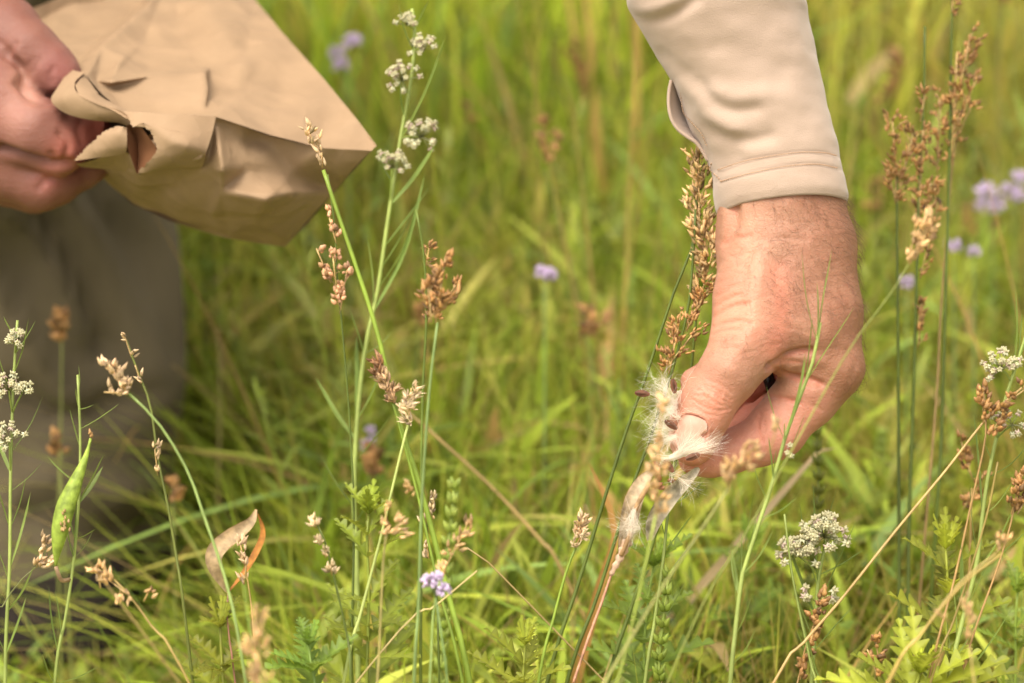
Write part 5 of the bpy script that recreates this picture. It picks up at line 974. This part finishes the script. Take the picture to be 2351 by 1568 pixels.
def ragweed(label, pts, d, leafL, n_nodes, seed_, top=True, group='lobed-leaf weeds', col=C_RW, r=.0011, start=.35, W=.22):
    random.seed(seed_); W *= rnd(.8, 1.15); leafL *= rnd(.8, 1.08); col = np.asarray(col)*np.array([rnd(.8, 1.15), 1, rnd(.7, 1.0)])*rnd(.8, 1.1); p = Plant('lobed_leaf_weed', label, 'weed', group, pts, d, r, col*1.2, 30, .6); mb = MB(); a0 = rnd(0, 3); vis = p.path[p.path[:, 2] > P(0, 1660, d)[2]]; n_nodes = max(4, int(n_nodes*1.3)); leafL *= 1.15
    for k in range(n_nodes):
        t = (k+.3)/n_nodes; c = vis[min(len(vis)-1, int(t*len(vis)))]; a = a0+k*1.57; L = leafL*(1.05-.55*(k/n_nodes)**1.5)*rnd(.85, 1.15)
        for s_ in (0, math.pi):
            el = rnd(.35, .9)+.5*k/n_nodes; dr = np.array([math.cos(a+s_), math.sin(a+s_), el]); lobed_leaf(mb, c, dr, L, L*W, np.array([-.2*math.cos(a+s_), -.2*math.sin(a+s_), 1.]), col*rnd(.85, 1.2), random.choice((5, 6, 7)), rnd(.05, .3))
    if top:
        for k in range(7):
            a = rnd(0, 6.28); dr = np.array([math.cos(a)*.5, math.sin(a)*.5, 1.2]); lobed_leaf(mb, p.path[-1], dr, leafL*rnd(.25, .5), leafL*.09, np.array([math.cos(a), math.sin(a), .2]), col*1.35, 4, .02)
    p.part(mb, 'leaves', M_LEAF); return p
ragweed('tall lobed-leaf weed left of centre, its tip beside the milkweed stem', [(842, 1568), (845, 1450), (846, 1330), (842, 1240), (846, 1180)], 1.335, .040, 7, 21)
ragweed('lobed-leaf weed at the bottom left of centre with a pale curled crown', [(728, 1600), (716, 1540), (708, 1480)], 1.25, .034, 4, 22, start=.5)
ragweed('lobed-leaf weed at the lower right with an upright pale crown', [(2170, 1568), (2172, 1440), (2174, 1330), (2170, 1260)], 1.30, .036, 5, 23, start=.45)
ragweed('lobed-leaf weed rising beside the bare rush at bottom centre right', [(1480, 1600), (1478, 1480), (1490, 1360), (1500, 1300)], 1.36, .036, 6, 24)
ragweed('lobed-leaf weed with long toothed leaves at the bottom right edge', [(2080, 1680), (2095, 1600), (2110, 1545)], 1.26, .036, 3, 25, start=.6)
ragweed('blurred lobed-leaf weed behind the low white flowers', [(1700, 1568), (1710, 1400), (1716, 1300), (1720, 1240)], 1.5, .040, 5, 26)
ragweed('small lobed-leaf weed left of the dry curled pod', [(515, 1600), (510, 1540), (505, 1440)], 1.33, .030, 4, 27, start=.5)
ragweed('blurred lobed-leaf weed behind the right rush stems', [(1990, 1568), (1995, 1300), (2010, 1180), (2020, 1120)], 1.62, .045, 6, 28)
ragweed('lobed-leaf weed at the bottom edge right of centre', [(1190, 1640), (1200, 1560), (1205, 1480)], 1.30, .032, 4, 29, start=.5)
ragweed('blurred lobed-leaf weed between the hand and the right rushes', [(2110, 1568), (2110, 1350), (2104, 1290)], 1.55, .035, 4, 31)
ragweed('soft lobed-leaf weed far right behind the milkweed', [(2330, 1568), (2330, 1440), (2335, 1360)], 1.38, .036, 5, 32)
# braided green spike
def scaly(label, pts, d, r, col, seed_):
    random.seed(seed_); p = Plant('leafy_spike', label, 'leafy spike', 'narrow leafy green spikes', pts, d, r*.5, col, 40, .5); mb = MB()
    for i in range(12, 40):
        for k in range(4):
            a = i*1.3+k*1.57; o = np.array([math.cos(a), math.sin(a), 0]); mb.drop(p.path[i]+o*r*.3, unit(o*.5+np.array([0, 0, 1.])), .0085*(1.1-.4*i/40), r*.62, jitter(col, .15), 5)
    p.part(mb, 'leaves', M_LEAF)
scaly('leafy green spike with overlapping scales at bottom centre right', [(1516, 1640), (1512, 1540), (1520, 1440), (1534, 1325)], 1.30, .0024, (.21, .27, .04), 3)
scaly('blurred leafy spike behind the purple flower', [(1010, 1568), (1020, 1400), (1030, 1260), (1042, 1120)], 1.42, .0030, (.29, .36, .07), 4)
scaly('blurred upright leafy spike below the knuckle', [(1990, 1500), (1995, 1330), (2004, 1180), (2025, 1000)], 1.66, .0030, (.27, .34, .06), 5)
scaly('dark leafy spike under the forefinger knuckle', [(1850, 1400), (1868, 1250), (1878, 1130), (1874, 1000)], 1.45, .0022, (.16, .18, .03), 6)

# ---- purple flowers
PUR = np.array([.60, .50, .64])
def purple(label, pts, d, blobs, seed_, sz=.0036):
    random.seed(seed_); p = Plant('purple_wildflower', label, 'wildflower', 'small purple wildflowers', pts, d, .0009, (.16, .24, .07), 20)
    for (x, y, s_) in blobs:
        mb = MB(); c = P(x, y, d-.002)
        mb.tube([p.path[-1], (p.path[-1]+c)/2, c], .0005, (.2, .26, .1), 5)
        for k in range(26): a = unit(np.array([rnd(-1, 1), rnd(-1, 1), rnd(-.5, 1)])); mb.drop(c+a*sz*s_*.25, a, sz*s_*.85, sz*s_*.22, PUR*rnd(.8, 1.3), 5, ((0, .3), (.4, .6), (.75, 1), (1, .4)))
        p.part(mb, 'bloom', M_FLOWER)
for i, (pts, d, bl, lab) in enumerate([([(1030, 1600), (1012, 1450), (1000, 1370)], 1.19, [(985, 1335, 1), (1002, 1325, .8), (1018, 1355, .9)], 'purple flower pair low left of centre beside the tan spike'),
    ([(850, 1300), (848, 1150), (845, 1040)], 1.62, [(850, 990, .95), (840, 1022, .95), (852, 1012, .8)], 'purple flower behind the tall milkweed stem'),
    ([(800, 960), (800, 500), (790, 180)], 1.9, [(808, 100, 1.9), (782, 150, 1.7), (772, 122, 1.5)], 'pale purple flower at the top right of the bag'),
    ([(1250, 960), (1250, 800), (1250, 650)], 1.65, [(1242, 624, 1.1), (1262, 630, 1.2)], 'single lilac flower in the centre background'),
    ([(2275, 960), (2280, 700), (2275, 480)], 1.85, [(2262, 442, 2.0), (2285, 468, 1.8), (2255, 470, 1.5)], 'largest purple flower right of the rushes'),
    ([(2330, 960), (2330, 700), (2325, 460)], 1.85, [(2318, 440, 1.8), (2338, 410, 1.6), (2340, 450, 1.4)], 'purple flower at the right frame edge'),
    ([(2190, 960), (2190, 800), (2190, 590)], 1.7, [(2188, 565, 1.4)], 'small purple flower behind the right rush stem'), ([(2235, 960), (2235, 800), (2236, 600)], 1.7, [(2236, 577, 1.1)], 'tiny purple flower below the largest one'),
    ([(2080, 960), (2080, 800), (2080, 670)], 1.7, [(2080, 648, 1.3)], 'small purple flower left of the right rushes')]):
    if lab: purple(lab, pts, d, bl, 50+i)
# ---- background brown heads
BG = 'blurred brown heads in the background'
for pts, hd, d, c, lab in [([(1380, 950), (1350, 500), (1330, 250)], [(1345, 230, 1320, 110, 40, 60)], 2.1, (.42, .2, .07), 'tall brown head in the upper middle left of the sleeve'),
    ([(1370, 900), (1330, 700), (1270, 460), (1252, 390)], [(1255, 380, 1250, 270, 22, 30), (1258, 350, 1272, 320, 14, 14)], 1.75, (.40, .17, .06), 'dark brown spaced head on a leaning stem, centre'),
    ([(1352, 1000), (1355, 850), (1350, 780)], [(1350, 780, 1355, 730, 36, 40), (1370, 760, 1395, 720, 16, 14)], 1.7, (.34, .19, .09), 'wide brown head left of the hand in the middle distance'),
    ([(2000, 950), (2020, 450), (2030, 250)], [(2030, 240, 2060, 130, 36, 70)], 2.0, (.40, .2, .07), 'brown head behind the pale bleached blade'),
    ([(2000, 950), (2000, 700), (2005, 500)], [(1998, 500, 2010, 430, 34, 36)], 1.95, (.42, .24, .12), 'brown head right of the cuff'),
    ([(1080, 900), (1085, 500), (1078, 280)], [(1080, 290, 1074, 240, 12, 12)], 2.0, (.44, .25, .1), 'thin brown head in the upper middle'),
    ([(135, 1250), (140, 950), (142, 780)], [(142, 780, 145, 720, 20, 40), (140, 790, 128, 730, 14, 20)], 1.65, (.24, .12, .04), 'dark brown head before the trouser leg'),
    ([(150, 1300), (140, 1100), (132, 1040)], [(135, 1060, 130, 1000, 16, 20)], 1.6, (.24, .12, .04), 'low brown head before the trouser leg'),
    ([(400, 1300), (398, 1200), (398, 1150)], [(398, 1150, 400, 1105, 16, 22)], 1.6, (.40, .2, .06), 'brown head at the right hem of the trouser leg'),
    ([(855, 1300), (856, 1180), (856, 1110)], [(856, 1100, 856, 1040, 22, 60)], 1.6, (.22, .11, .04), 'round dark brown head left of centre'),
    ([(2310, 600), (2290, 200), (2305, 0)], [(2300, 10, 2310, -20, 24, 30)], 2.0, (.34, .15, .05), 'dark brown head at the top right corner'),
    ([(905, 1180), (950, 900), (960, 750)], [(955, 750, 965, 700, 24, 24)], 1.7, (.46, .30, .13), 'dim tan head behind the straw-coloured rush'),
    ([(2290, 900), (2235, 700), (2225, 600)], [(2225, 540, 2222, 480, 14, 20), (2280, 580, 2285, 510, 22, 30)], 2.0, (.50, .42, .26), 'pale dry heads among the purple flowers')]:
    rush(lab, pts, d, .0010, hd, col=(.2, .22, .05), group=BG, name='background_seed_head', cat='seed head', L=.005, r=.0017)
